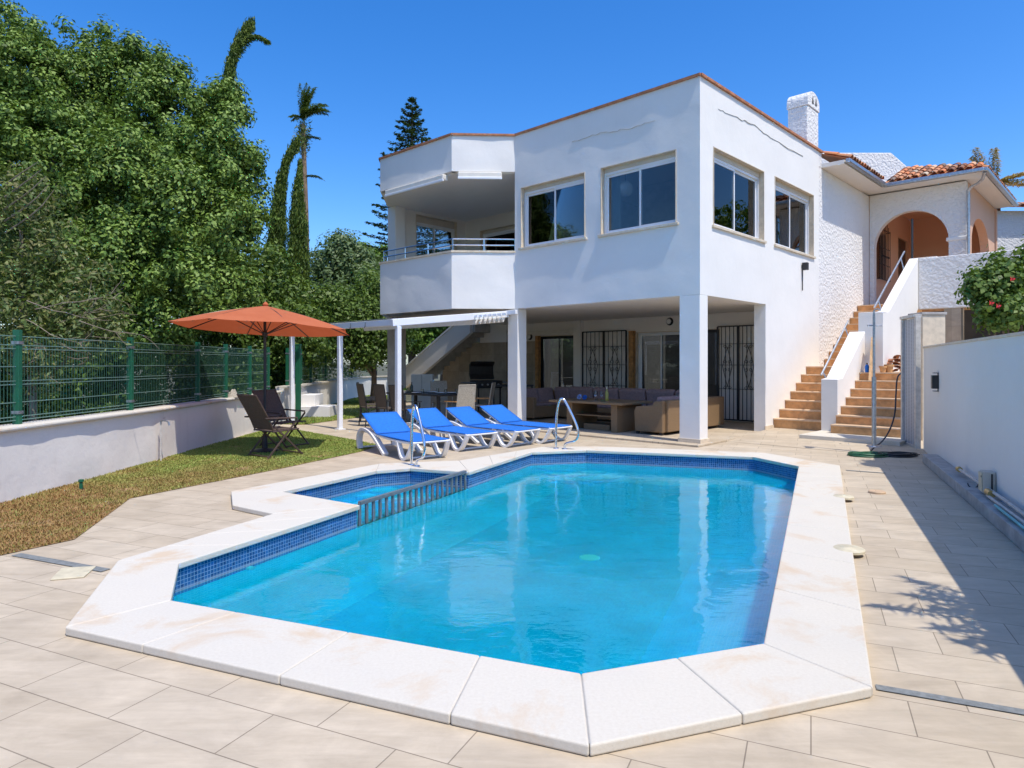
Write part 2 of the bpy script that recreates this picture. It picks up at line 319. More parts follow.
# ---------- mesh builder ----------
class MB:
    def __init__(s): s.v = []; s.f = []; s.uv = {}
    def add(s, vs, fs):
        k = len(s.v); s.v += [tuple(x) for x in vs]; s.f += [tuple(i + k for i in f) for f in fs]
        return s
    def box(s, x0, x1, y0, y1, z0, z1):
        return s.add([(x0, y0, z0), (x1, y0, z0), (x1, y1, z0), (x0, y1, z0), (x0, y0, z1), (x1, y0, z1), (x1, y1, z1), (x0, y1, z1)],
              [(3, 2, 1, 0), (4, 5, 6, 7), (0, 1, 5, 4), (1, 2, 6, 5), (2, 3, 7, 6), (3, 0, 4, 7)])
    def obox(s, c, a, b, d):                      # centre and three half axes
        c, a, b, d = map(Vector, (c, a, b, d))
        vs = [c - a - b - d, c + a - b - d, c + a + b - d, c - a + b - d, c - a - b + d, c + a - b + d, c + a + b + d, c - a + b + d]
        return s.add(vs, [(3, 2, 1, 0), (4, 5, 6, 7), (0, 1, 5, 4), (1, 2, 6, 5), (2, 3, 7, 6), (3, 0, 4, 7)])
    def bar(s, p, q, w, t, up=(0, 0, 1)):
        p, q, up = Vector(p), Vector(q), Vector(up); d = q - p
        side = d.cross(up)
        if side.length < 1e-5: side = d.cross(Vector((1, 0, 0)))
        side.normalize(); u2 = side.cross(d).normalized()
        return s.obox((p + q) / 2, d / 2, side * w / 2, u2 * t / 2)
    def tube(s, pts, r, n=8, cap=True):
        pts = [Vector(p) for p in pts]; rs = [float(x) for x in np.interp(np.linspace(0, 1, len(pts)), np.linspace(0, 1, len(r)), r)] if isinstance(r, (list, tuple)) else [r] * len(pts)
        k = len(s.v); ref = None
        for i, p in enumerate(pts):
            d = (pts[min(i + 1, len(pts) - 1)] - pts[max(i - 1, 0)]).normalized()
            if ref is None:
                ref = d.cross(Vector((0, 0, 1)))
                if ref.length < .1: ref = d.cross(Vector((1, 0, 0)))
            ref = (ref - d * ref.dot(d)).normalized(); b2 = d.cross(ref)
            for j in range(n):
                a = 2 * math.pi * j / n
                s.v.append(tuple(p + (ref * math.cos(a) + b2 * math.sin(a)) * rs[i]))
        for i in range(len(pts) - 1):
            for j in range(n):
                a, b = k + i * n + j, k + i * n + (j + 1) % n
                s.f.append((a, b, b + n, a + n))
        if cap:
            s.f.append(tuple(k + j for j in range(n))[::-1]); s.f.append(tuple(k + (len(pts) - 1) * n + j for j in range(n)))
        return s
    def prism(s, poly, z0, z1):
        n = len(poly); a = sum(poly[i][0] * poly[(i + 1) % n][1] - poly[(i + 1) % n][0] * poly[i][1] for i in range(n))
        if a < 0: poly = poly[::-1]
        vs = [(p[0], p[1], z0) for p in poly] + [(p[0], p[1], z1) for p in poly]
        return s.add(vs, [tuple(range(n))[::-1], tuple(range(n, 2 * n))] + [(i, (i + 1) % n, n + (i + 1) % n, n + i) for i in range(n)])
    def extr(s, poly, d):                          # extrude a 3D polygon along d
        n = len(poly); d = Vector(d); poly = [Vector(p) for p in poly]
        return s.add(poly + [p + d for p in poly], [tuple(range(n)), tuple(range(n, 2 * n))[::-1]] + [((i + 1) % n, i, n + i, n + (i + 1) % n) for i in range(n)])
    def lathe(s, prof, n=16, c=(0, 0, 0)):
        k = len(s.v)
        for (r, z) in prof:
            for j in range(n):
                a = 2 * math.pi * j / n; s.v.append((c[0] + r * math.cos(a), c[1] + r * math.sin(a), c[2] + z))
        for i in range(len(prof) - 1):
            for j in range(n):
                a, b = k + i * n + j, k + i * n + (j + 1) % n
                s.f.append((a, b, b + n, a + n))
        return s
    def sheet(s, outer, z, holes=()):
        loops = [[Vector((p[0], p[1], 0)) for p in l] for l in (outer, *holes)]
        tri = tessellate_polygon(loops); k = len(s.v)
        for l in loops: s.v += [(p.x, p.y, z) for p in l]
        for t in tri:
            a, b, c = [Vector(s.v[k + i]) for i in t]
            t = t if (b - a).cross(c - a).z > 0 else t[::-1]
            s.f.append(tuple(k + i for i in t))
        return s
    def build(s, name, mat, parent=None, bevel=0, smooth=False, seg=2, autos=None):
        me = bpy.data.meshes.new(name); me.from_pydata(s.v, [], s.f); me.update()
        if s.uv:
            l = me.uv_layers.new(name='UVMap')
            for p in me.polygons:
                if p.index in s.uv:
                    for li, c in zip(p.loop_indices, s.uv[p.index]): l.data[li].uv = c
        me.materials.append(mat)
        bm = bmesh.new(); bm.from_mesh(me)
        if bevel: bmesh.ops.remove_doubles(bm, verts=bm.verts, dist=1e-5)
        bmesh.ops.recalc_face_normals(bm, faces=bm.faces) if not s.uv and len(s.f) < 60000 and name not in FLAT else None
        bm.to_mesh(me); bm.free()
        if smooth or autos:
            me.shade_smooth()
            me.set_sharp_from_angle(angle=R(autos or 40))
        o = bpy.data.objects.new(name, me); COL.objects.link(o)
        if parent: o.parent = parent
        if bevel:
            b = o.modifiers.new('bevel', 'BEVEL'); b.width = bevel; b.segments = seg; b.limit_method = 'ANGLE'; b.angle_limit = R(35)
        return o
FLAT = {'ground', 'terrace', 'lawn_soil', 'pool_water', 'far_lawn_soil'}
def tag(o, label, cat, group=None, kind=None):
    if label: o['label'] = label
    if cat: o['category'] = cat
    if group: o['group'] = group
    if kind: o['kind'] = kind
    return o
def thing(name, label, cat, loc=(0, 0, 0), rz=0, group=None):
    o = bpy.data.objects.new(name, None); o.empty_display_size = .2; COL.objects.link(o)
    o.location = loc; o.rotation_euler = (0, 0, rz)
    return tag(o, label, cat, group)
def copy_tree(o, parent=None):
    c = o.copy(); COL.objects.link(c); c.parent = parent
    for ch in [x for x in list(bpy.data.objects) if x.parent == o]: copy_tree(ch, c)
    return c
def arc(c, r, a0, a1, n, ax=(1, 0, 0), ay=(0, 0, 1)):
    c, ax, ay = Vector(c), Vector(ax), Vector(ay)
    return [c + ax * r * math.cos(a0 + (a1 - a0) * i / n) + ay * r * math.sin(a0 + (a1 - a0) * i / n) for i in range(n + 1)]
def smoothp(pts, it=2):
    pts = [Vector(p) for p in pts]
    for _ in range(it):
        q = [pts[0]]
        for a, b in zip(pts, pts[1:]): q += [a.lerp(b, .25), a.lerp(b, .75)]
        q.append(pts[-1]); pts = q
    return pts
# wall on a grid with rectangular holes. org + s*du + z ; thickness along dn (inward)
def wall(mb, org, du, dn, L, z0, z1, th, holes=(), cell=.16, amp=.0, seed=0):
    org, du, dn = Vector(org), Vector(du), Vector(dn)
    def cuts(a, b, extra):
        e = sorted(set([a, b] + [x for x in extra if a < x < b])); out = []
        for p, q in zip(e, e[1:]):
            n = max(1, round((q - p) / cell)) if amp else 1
            out += [p + (q - p) * i / n for i in range(n)]
        return out + [b]
    us = cuts(0, L, [x for h in holes for x in h[:2]]); zs = cuts(z0, z1, [x for h in holes for x in h[2:]])
    solid = lambda i, j: 0 <= i < len(us) - 1 and 0 <= j < len(zs) - 1 and not any(h[0] - 1e-6 < (us[i] + us[i + 1]) / 2 < h[1] + 1e-6 and h[2] < (zs[j] + zs[j + 1]) / 2 < h[3] for h in holes)
    idx = {}
    def vid(i, j, k):
        key = (i, j, k)
        if key not in idx:
            p = org + du * us[i] + Vector((0, 0, zs[j])) + dn * (th if k else 0)
            if amp and not k and 0 < i < len(us) - 1 and 0 < j < len(zs) - 1:
                p = p + dn * amp * (noise.noise(Vector((us[i] * .9 + seed, zs[j] * .9, seed))) + .6 * noise.noise(Vector((us[i] * 2.6, zs[j] * 2.6, seed + 5))))
            idx[key] = len(mb.v); mb.v.append(tuple(p))
        return idx[key]
    for i in range(len(us) - 1):
        for j in range(len(zs) - 1):
            if not solid(i, j): continue
            for k in (0, 1): mb.f.append((vid(i, j, k), vid(i + 1, j, k), vid(i + 1, j + 1, k), vid(i, j + 1, k)))
            for di, dj, a, b in ((-1, 0, (i, j), (i, j + 1)), (1, 0, (i + 1, j), (i + 1, j + 1)), (0, -1, (i, j), (i + 1, j)), (0, 1, (i, j + 1), (i + 1, j + 1))):
                if not solid(i + di, j + dj): mb.f.append((vid(*a, 0), vid(*b, 0), vid(*b, 1), vid(*a, 1)))
    return mb
# ---------- foliage ----------
rng = np.random.default_rng(11)
def unit(a): return a / (np.linalg.norm(a, axis=1, keepdims=True) + 1e-9)
def leaf_mesh(name, C, Dn, size, mat, parent=None, aspect=.5, jit=.35, axis=None):
    n = len(C); s = size * (1 - jit + 2 * jit * rng.random(n))[:, None]
    r = unit(rng.normal(size=(n, 3))); a = unit(np.cross(Dn, r))
    if axis is not None:
        a = unit(np.array(axis)[None] + rng.normal(size=(n, 3)) * .35); Dn = unit(np.cross(a, r))
    b = np.cross(Dn, a)
    V = np.empty((n, 4, 3)); V[:, 0] = C - a * s * .5; V[:, 1] = C + b * s * aspect * .5 + Dn * s * .08; V[:, 2] = C + a * s * .5 - Dn * s * .06; V[:, 3] = C - b * s * aspect * .5 + Dn * s * .08
    me = bpy.data.meshes.new(name); me.vertices.add(n * 4); me.vertices.foreach_set('co', V.reshape(-1))
    me.loops.add(n * 4); me.loops.foreach_set('vertex_index', np.arange(n * 4, dtype=np.int32))
    me.polygons.add(n); me.polygons.foreach_set('loop_start', np.arange(0, n * 4, 4, dtype=np.int32)); me.polygons.foreach_set('loop_total', np.full(n, 4, dtype=np.int32))
    me.update(calc_edges=True); me.validate(); me.materials.append(mat)
    o = bpy.data.objects.new(name, me); COL.objects.link(o)
    if parent: o.parent = parent
    return o
def crown_pts(blobs, clumps, per, crad, up=.35, shell=.35):
    B = np.array([[*b[:3], b[3] if len(b) < 5 else b[3], b[3] if len(b) < 5 else b[4]] for b in blobs], float)   # x y z r rz
    w = B[:, 3] ** 2; w /= w.sum()
    k = rng.choice(len(B), clumps, p=w); d = unit(rng.normal(size=(clumps, 3)))
    rr = (1 - shell * rng.random((clumps, 1)) ** 1.6)
    cen = B[k, :3] + d * rr * np.stack([B[k, 3], B[k, 3], B[k, 4]], 1)
    cr = crad * (.6 + .8 * rng.random(clumps))
    q = np.repeat(np.arange(clumps), per); dd = unit(rng.normal(size=(len(q), 3)))
    Cc = cen[q] + dd * (cr[q] * rng.random(len(q)) ** .5)[:, None]
    nn = unit(d[q] * .25 + dd * .85 + np.array([0, 0, up]) + rng.normal(size=dd.shape) * .3)
    return Cc, nn
def plant(name, label, cat, base, blobs, clumps, per, crad, size, mat, trunk=None, limbs=6, tm='trunk', group=None, aspect=.5, up=.35, shell=.35, tr=.18):
    t = thing(name, label, cat, base, 0, group); base = Vector(base)
    bl = [(b[0] - base.x, b[1] - base.y, b[2] - base.z, *b[3:]) for b in blobs]
    C, n = crown_pts(bl, clumps, per, crad, up, shell)
    leaf_mesh('crown', C, n, size, mat, t, aspect)
    mb = MB(); top = Vector(max(bl, key=lambda b: b[2])[:3])
    mid = Vector((top.x * .4, top.y * .4, top.z * .5))
    mb.tube(smoothp([(0, 0, -.1), (mid.x * .3 + .1, mid.y * .3, mid.z * .5), mid, top * .85]), [tr, tr * .6, tr * .2], 8)
    for b in sorted(bl, key=lambda b: -b[3])[:limbs]:
        e = Vector(b[:3]); s = mid * rnd.uniform(.5, .95); m2 = s.lerp(e, .5) + Vector((0, 0, -.15 * (e - s).length))
        p = smoothp([s, m2, e]); mb.tube(p, [tr * .45 * (1 - .75 * i / len(p)) for i in range(len(p))], 6)
    mb.build('trunk', M[tm], t, smooth=True)
    return t
# =====================================================================  SETTING
def coping_pts():
    zi = .05
    inner = [(581, 673), (763.4, 643), (798.6, 466), (752.5, 456.6), (586, 450), (532, 452), (469, 472), (410, 468), (376, 470.6), (282, 491.5), (360, 505), (179, 563), (171, 600)]
    outer = [(589.5, 745), (873, 687), (840, 465.5), (764, 452.6), (690, 448.3), (543, 446.6), (459, 460.5), (416, 462.0), (379, 463.6), (231, 491), (232.5, 505), (118, 560), (65, 627)]
    return [G(x, y, zi) for x, y in inner], [G(x, y, zi) for x, y in outer]
PI_, PO_ = coping_pts()
PI_[4] = G(586, 450.0, .05); PO_[4] = G(597, 446.3, .05)
PO_[5] = G(541, 446.8, .05)
# the spa's outer corner: the coping turns back to the pool's left side
NOTCH = G(273, 513.5, .05)
deck_hole = [tuple(p[:2]) for p in PO_[:11]] + [tuple(NOTCH[:2])] + [tuple(p[:2]) for p in PO_[11:]]
def inset(poly, d):
    n = len(poly); out = []; a = sum(poly[i][0] * poly[(i + 1) % n][1] - poly[(i + 1) % n][0] * poly[i][1] for i in range(n)); sg = 1 if a > 0 else -1
    for i in range(n):
        p0, p1, p2 = Vector(poly[i - 1][:2]), Vector(poly[i][:2]), Vector(poly[(i + 1) % n][:2])
        e1 = (p1 - p0).normalized(); e2 = (p2 - p1).normalized()
        n1 = Vector((-e1.y, e1.x)) * sg; n2 = Vector((-e2.y, e2.x)) * sg
        m = (n1 + n2); m = m / max(.3, m.dot(n1)); out.append(tuple(p1 + m * d))
    return out
hole = inset(deck_hole, .06)
S = 'structure'
tag(MB().sheet([(-400, -60), (400, -60), (400, 600), (-400, 600)], -.05, [hole]).build('ground', M['ground']), None, None, kind=S)
tag(MB().sheet([(-5.6, -4), (9, -4), (13, 16), (13, 20), (-3, 20), (-5.6, 17)], 0, [hole]).build('terrace', M['deck']), None, None, kind=S)
# lawn along the left wall
lawnA = [(-5.45, 1.5), (-4.35, 2.2), (-3.98, 5.17), (-3.71, 5.64), (-4.22, 7.35), (-3.28, 9.41), (-2.56, 11.2), (-2.41, 12.07), (-2.95, 12.75), (-5.5, 15.6)]
lawnB = [(-5.7, 16.3), (-5.05, 16.1), (-4.2, 18.3), (-4.4, 24), (-4.9, 30.5), (-7.3, 30), (-6.2, 22), (-5.75, 18)]
tag(MB().sheet(lawnA, .006).build('lawn_soil', M['soil']), None, None, kind=S)
tag(MB().sheet(lawnB, .006).build('far_lawn_soil', M['soil']), None, None, kind=S)
def grass(name, poly, n, h):
    xs = [p[0] for p in poly]; ys = [p[1] for p in poly]
    X = rng.uniform(min(xs), max(xs), n * 3); Y = rng.uniform(min(ys), max(ys), n * 3)
    ins = np.zeros(len(X), bool)
    for i in range(len(poly)):
        (x1, y1), (x2, y2) = poly[i - 1], poly[i]
        c = ((y1 > Y) != (y2 > Y)) & (X < (x2 - x1) * (Y - y1) / (y2 - y1 + 1e-12) + x1); ins ^= c
    X, Y = X[ins], Y[ins]
    keep = np.array([noise.noise(Vector((x * 2.5, y * 2.5, 0))) + rnd.random() * .9 > .05 for x, y in zip(X, Y)])
    X, Y = X[keep], Y[keep]; k = len(X)
    a = rng.uniform(0, 6.28, k); hh = h * rng.uniform(.4, 1.3, k); ln = rng.uniform(-.5, .5, (k, 2)) * hh[:, None] * 1.4; w = .0022 * np.ones(k) + .002 * rng.random(k)
    w = w * (1 + .12 * Y)
    V = np.empty((k, 4, 3)); c_, s_ = np.cos(a) * w, np.sin(a) * w
    V[:, 0] = np.stack([X - c_, Y - s_, 0 * X + .004], 1); V[:, 1] = np.stack([X + c_, Y + s_, 0 * X + .004], 1)
    V[:, 2] = np.stack([X + c_ * .3 + ln[:, 0], Y + s_ * .3 + ln[:, 1], hh], 1); V[:, 3] = np.stack([X - c_ * .3 + ln[:, 0], Y - s_ * .3 + ln[:, 1], hh * .97], 1)
    me = bpy.data.meshes.new(name); me.vertices.add(k * 4); me.vertices.foreach_set('co', V.reshape(-1)); me.loops.add(k * 4); me.loops.foreach_set('vertex_index', np.arange(k * 4, dtype=np.int32))
    me.polygons.add(k); me.polygons.foreach_set('loop_start', np.arange(0, k * 4, 4, dtype=np.int32)); me.polygons.foreach_set('loop_total', np.full(k, 4, dtype=np.int32)); me.update(calc_edges=True)
    me.materials.append(M['grass']); o = bpy.data.objects.new(name, me); COL.objects.link(o)
    return o
tag(grass('grass', lawnA, 120000, .024), 'short half-dry lawn along the low left wall, brown in front and greener near the folding chairs', 'grass', kind='stuff')
tag(grass('grass', lawnB, 42000, .05), 'bright green lawn beyond the white posts of the shade frame', 'grass', kind='stuff')
# raised floor of the covered terrace, sloping path to the stairs
hp = lambda u, v: tuple(HG(u, v)[:2])
tag(MB().prism([hp(-.12, -.28), hp(9.6, -.28), hp(14.5, .6), hp(14.5, 5), hp(-.0, 5), hp(-.0, 2.9)], .003, .035).build('covered_terrace_floor', M['deck'], bevel=.004), None, None, kind=S)
ps = MB(); a_, b_, c_, d_ = HG(-.001, .9, .004), HG(-3.3, .9, .004), HG(-3.3, 3.3, .1), HG(-.001, 3.3, .1); ps.add([a_, b_, c_, d_, ], [(0, 1, 2, 3)])
tag(ps.build('path', M['deck']), None, None, kind=S)

# =====================================================================  POOL
pool = thing('swimming_pool', 'blue mosaic swimming pool with white stone edge and a small raised spa corner', 'pool', (0, 0, 0))
def slab(mb, a, b, c, d, z0=0.002, z1=.05):   # a,b inner ; d,c outer
    mb.prism([tuple(a[:2]), tuple(b[:2]), tuple(c[:2]), tuple(d[:2])], z0, z1)
cop = MB(); bed = MB()
def run(ai, bi, ao, bo, n, fr=None):
    cuts = fr or [i / n for i in range(n + 1)]
    for s, e in zip(cuts, cuts[1:]):
        L = (bi - ai).length; g = .0011 / max(L, .3)
        s2, e2 = s + g, e - g
        slab(bed, ai.lerp(ao, .04).lerp(bi.lerp(bo, .04), s), ai.lerp(ao, .04).lerp(bi.lerp(bo, .04), e), ai.lerp(ao, .96).lerp(bi.lerp(bo, .96), e), ai.lerp(ao, .96).lerp(bi.lerp(bo, .96), s), .002, .044)
        slab(cop, ai.lerp(bi, s2), ai.lerp(bi, e2), ao.lerp(bo, e2), ao.lerp(bo, s2))
I, O = PI_, PO_
run(I[0], I[1], O[0], O[1], 2, [0, .5, 1])
run(I[1], I[2], O[1], O[2], 7)
run(I[2], I[3], O[2], O[3], 1); run(I[3], I[4], O[3], O[4], 3); run(I[4], I[5], O[4], O[5], 1)
run(I[5], I[6], O[5], O[6], 3); run(I[6], I[7], O[6], O[7], 1); run(I[7], I[8], O[7], O[8], 1)
run(I[8], I[9], O[8], O[9], 2)
# spa corner: inner corner 9 -> point 10 ; outer 9,10(=232,505), notch
slab(cop, I[9].lerp(I[10], .0), I[10], NOTCH, O[10]); cop.prism([tuple(I[9][:2]), tuple(O[9][:2]), tuple(O[10][:2])], .002, .05)
run(I[10], I[11], NOTCH, O[11], 4)
run(I[11], I[12], O[11], O[12], 1)
run(I[12], I[0], O[12], O[0], 4, [0, .2, .5, .8, 1])
for k in range(0, len(cop.v)): pass
bed.build('coping_bed', M['concrete'], pool)
cop.build('coping', M['coping'], pool, bevel=.009, seg=3)
wallp = inset([p[:2] for p in PI_], -.025)      # the shell stands a little behind the coping's nose
def walls(z0, z1):
    mb = MB(); n = len(wallp); s = 0
    for i in range(n):
        a, b = Vector(wallp[i]), Vector(wallp[(i + 1) % n]); L = (b - a).length
        mb.uv[len(mb.f)] = [(s, z0), (s + L, z0), (s + L, z1), (s, z1)]
        mb.add([(a.x, a.y, z0), (b.x, b.y, z0), (b.x, b.y, z1), (a.x, a.y, z1)], [(0, 1, 2, 3)]); s += L
    return mb
walls(-.235, .004).build('tile_band', M['band'], pool)
walls(-.95, -.235).build('basin_wall', M['basin'], pool)
mp = [wallp[i] for i in (0, 1, 2, 3, 4, 5, 6, 10, 11, 12)]; mi = inset(mp, .85); mb = MB(); s_ = 0; nm = len(mp)  # slope added round the basin so the shaded walls catch sun
for i in range(nm):
    a, b, c, d = mp[i], mp[(i + 1) % nm], mi[(i + 1) % nm], mi[i]; L = math.dist(a, b)
    prof_ = [(0, -.235), (.35, -.52), (.7, -.77), (1, -.945)]
    for (f0, za), (f1, zb) in zip(prof_, prof_[1:]):
        lp_ = lambda p, q, f: (p[0] + (q[0] - p[0]) * f, p[1] + (q[1] - p[1]) * f)
        A, B_, C_, D_ = lp_(a, d, f0), lp_(b, c, f0), lp_(b, c, f1), lp_(a, d, f1)
        mb.uv[len(mb.f)] = [(s_, -f0), (s_ + L, -f0), (s_ + L, -f1), (s_, -f1)]
        mb.add([(*A, za), (*B_, za), (*C_, zb), (*D_, zb)], [(0, 1, 2, 3)])
    s_ += L
FLAT.add('added_sun_slope'); mb.build('added_sun_slope', M['basin'], pool)
FLAT.add('basin_floor')
MB().sheet(wallp, -.95).build('basin_floor', M['basinfloor'], pool)
# dividing wall of the spa and the spa floor
dA, dB = Vector(I[10]), Vector(I[6]); dd = (dB - dA).normalized(); dn = Vector((-dd.y, dd.x, 0))
MB().obox((dA + dB) / 2 + dn * .06 + Vector((0, 0, -.6)), (dB - dA) / 2, dn * .07, (0, 0, .345)).build('dividing_wall', M['basin'], pool)
sp = [tuple((dA + dn * .1)[:2]), tuple((dB + dn * .1)[:2])] + [wallp[7], wallp[8], wallp[9]]
MB().prism(inset(sp, .002), -.94, -.66).build('spa_floor', M['basinfloor'], pool)
# curved entry steps
def cstep(c, r, z, dirn, ry=.8):
    pts = []
    for i in range(15):
        a = math.pi * i / 14
        pts.append(tuple((Vector(c) + Vector((W2.x, W2.y, 0)) * r * math.cos(a) - dirn * r * ry * math.sin(a))[:2]))
    return MB().prism(pts, -.94, z)
fc = (Vector(I[5]) + Vector(I[4])) / 2; ndir = W1
for i in range(3): cstep(fc - ndir * .02, .5 + .32 * i, -.34 - .17 * i, ndir).build('entry_step', M['basin'], pool, bevel=.01)
sc_ = (Vector(I[7]) + Vector(I[8])) / 2
for i in range(2): cstep(sc_ - ndir * .02, .42 + .3 * i, -.32 - .16 * i, ndir).build('entry_step', M['basin'], pool, bevel=.01)
# floor drain and wall inlets
MB().lathe([(0, .02), (.085, .02), (.10, 0)], 20, tuple((.76, 6.5)) + (-.947,)).build('drain_cover', M['whiteplastic'], pool)
p_ = Vector(I[10]).lerp(I[11], .68); wn_ = (Vector(I[11]) - Vector(I[10])).normalized(); nn_ = Vector((-wn_.y, wn_.x, 0))
if nn_.x < 0: nn_ = -nn_
tb = MB().tube([p_ - nn_ * .03 + Vector((0, 0, -.27)), p_ + nn_ * .015 + Vector((0, 0, -.27))], .035, 12); tb.build('water_inlet', M['whiteplastic'], pool)
# spa rail set on the dividing wall
rail = MB(); rz0, rz1 = -.215, .06; off = dn * .03
L_ = (dB - dA).length; a3 = dA + dd * .03 + off; b3 = dB - dd * .05 + off
a3.z = b3.z = 0
rail.bar(a3 + Vector((0, 0, rz1)), b3 + Vector((0, 0, rz1)), .045, .035)
rail.bar(a3 + Vector((0, 0, rz0)), b3 + Vector((0, 0, rz0)), .045, .035)
nb_ = 19
for i in range(nb_ + 1):
    q = a3.lerp(b3, i / nb_); rail.bar(q + Vector((0, 0, rz0)), q + Vector((0, 0, rz1)), .02, .035, up=tuple(dd))
rail.build('spa_railing', M['greymetal'], pool)
FLAT.add('pool_water')
tag(MB().sheet(inset(wallp, -.004), -.165).build('pool_water', M['water']), None, None, kind=S)
# lids, drains
def disc(name, p, r, label, mat='lid'):
    return tag(MB().lathe([(0, .03), (r * .2, .03), (r * .25, .026), (r * .9, .026), (r, .018), (r, 0)], 28, tuple(p)).build(name, M[mat], smooth=True), label, 'lid')
disc('skimmer_lid', G(849, 551, .03), .115, 'round cream skimmer lid straddling the right pool edge, the larger one nearer the camera')
disc('skimmer_lid', G(843.5, 498, .03), .105, 'round cream skimmer lid on the right pool edge, the farther one')
disc('paving_lid', G(877, 493), .09, 'small tan round lid set in the paving beside the right pool edge', 'tread')
tag(MB().prism([tuple(G(x, y)[:2]) for x, y in ((50, 581), (62, 569), (96, 567.5), (84, 578))], .001, .012).build('valve_cover', M['lid'], bevel=.004), 'square cream valve cover in the paving left of the pool', 'cover')
def strip(name, a, b, w, label):
    a, b = G(*a), G(*b); d = (b - a).normalized(); n = Vector((-d.y, d.x, 0)) * w / 2
    mb = MB(); mb.add([a - n + Vector((0, 0, .006)), b - n + Vector((0, 0, .006)), b + n + Vector((0, 0, .006)), a + n + Vector((0, 0, .006))], [(0, 1, 2, 3)])
    L = (b - a).length; k = int(L / .018)
    for i in range(0):
        q = a + d * (i + .5) * L / k; mb.obox(q + Vector((0, 0, .0065)), d * .004, n * .8, (0, 0, .0012))
    return tag(mb.build(name, M['grate']), label, 'drain')
strip('drain_channel', (16, 555), (106, 571), .075, 'grey slotted drain strip running from the lawn to the left pool corner')
strip('drain_channel', (876, 688), (1040, 716), .055, 'grey slotted drain strip running from the near right pool corner to the right wall')
strip('drain_channel', (846, 470.5), (886, 473.5), .05, 'short grey drain strip beyond the far right pool corner')

# =====================================================================  WHITE HOUSE
house = thing('modern_house', 'white two-storey cubic house with a corner balcony, four sliding windows and open ground-floor terrace', 'house', HC, HROT)
fw = MB(); wall(fw, (0, 0, 0), (0, 1, 0), (1, 0, 0), 4.65, 2.75, 6.72, .25, [(.48, 2.22, 4.12, 5.5), (2.62, 4.46, 4.12, 5.5)], amp=.014, seed=3)
fw.build('front_wall', M['plaster'], house, autos=35)
rw = MB(); wall(rw, (.25, 0, 0), (1, 0, 0), (0, 1, 0), 5.75, 0, 6.72, .25, [(-.0, 2.6, 0, 2.75), (.25, 2.52, 4.08, 5.56), (3.07, 5.39, 4.08, 5.58)], amp=.012, seed=8)
rw.build('side_wall', M['plaster'], house, autos=35)
for (u0, u1, v0, v1) in ((0, .42, 0, .3), (4.56, 4.88, 0, .30)):
    MB().box(v0, v1, u0, u1, 0.03, 2.749).build('column', M['plaster'], house, bevel=.012)
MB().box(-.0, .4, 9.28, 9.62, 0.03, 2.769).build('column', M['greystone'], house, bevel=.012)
MB().box(-.02, .32, -.02, .44, 0.03, .11).build('skirting', M['cream'], house, bevel=.004)
MB().box(2.8, 6.0, -.018, -.001, 0.0, .16).build('skirting', M['cream'], house)
# bay (balcony) with its parapet, upper beam, coping
bay = [(4.65, 0), (5.65, -1.05), (8.36, -1.12), (9.6, 0)]; bin_ = [(4.72, .16), (5.72, -.9), (8.29, -.96), (9.47, .1)]
ring = [(v, u) for u, v in bay] + [(v, u) for u, v in bin_[::-1]]
def dispring(name, z0, z1, mat, outp=bay, inp=bin_, amp=.02):
    mb = MB()
    for i in range(3):
        (u0, v0), (u1, v1) = outp[i], outp[i + 1]; L = math.hypot(u1 - u0, v1 - v0); du = Vector((v1 - v0, u1 - u0, 0)) / L; dn = Vector((-du.y, du.x, 0)); dn = dn if dn.x * .7 + 0 > 0 or i == 3 else -dn
        wall(mb, (v0, u0, 0), du, dn, L, z0, z1, .14, amp=amp, seed=20 + i)
    return mb.build(name, mat, house, autos=30)
dispring('balcony_parapet', 2.75, 4.035, M['plaster'])
dispring('roof_beam', 5.9, 6.72, M['plaster'])
def outline_bar(pts, z, w, t, name, mat, out=.03):
    mb = MB()
    for a, b in zip(pts, pts[1:]):
        a3_, b3_ = Vector((a[1], a[0], z)), Vector((b[1], b[0], z)); d = (b3_ - a3_).normalized(); n = Vector((-d.y, d.x, 0))
        if n.x < -.05 or (abs(n.x) <= .05 and n.y < 0): n = -n
        mb.bar(a3_ + n * (w / 2 - out) - d * out * .4, b3_ + n * (w / 2 - out) + d * out * .4, w, t)
    return mb.build(name, mat, house)
outline_bar([(0, 0), (4.65, 0)], 6.745, .30, .05, 'roof_coping', M['terracotta'], .032)
outline_bar([(4.65, 0), (5.65, -1.05), (8.36, -1.12), (9.6, 0)], 6.742, .24, .044, 'roof_coping', M['terracotta'], .04)
MB().box(.0, 6.2, -.045, .26, 6.721, 6.768).build('roof_coping', M['terracotta'], house)
outline_bar([(4.66, 0), (5.65, -1.05), (8.36, -1.12), (9.6, 0)], 4.06, .2, .045, 'parapet_coping', M['cream'], .03)
MB().prism([(.12, .12), (.12, 4.6), (-.92, 5.7), (-.98, 8.3), (.1, 9.5), (.12, 9.62), (6, 9.62), (6, .12)], 2.772, 3.0).build('floor_slab', M['plaster_in'], house)
MB().prism([(.12, .12), (.12, 4.6), (-.92, 5.7), (-.98, 8.3), (.1, 9.5), (.12, 9.62), (6, 9.62), (6, .12)], 5.879, 6.12).build('roof_slab', M['plaster'], house)
MB().box(.27, 3.05, 4.4, 4.62, 3.0, 5.88).build('loggia_wall', M['plaster_in'], house)
lw = MB(); wall(lw, (.1, 9.6, 0), (1, 0, 0), (0, -1, 0), 3.0, 3.0, 5.88, .22, [(.72, 2.3, 3.3, 5.80)]); lw.build('loggia_wall', M['plaster_in'], house)
lb = MB(); wall(lb, (2.75, 4.62, 0), (0, 1, 0), (1, 0, 0), 4.76, 3.0, 5.88, .2, [(1.2, 4.1, 3.05, 5.5)]); lb.build('loggia_wall', M['plaster_in'], house)
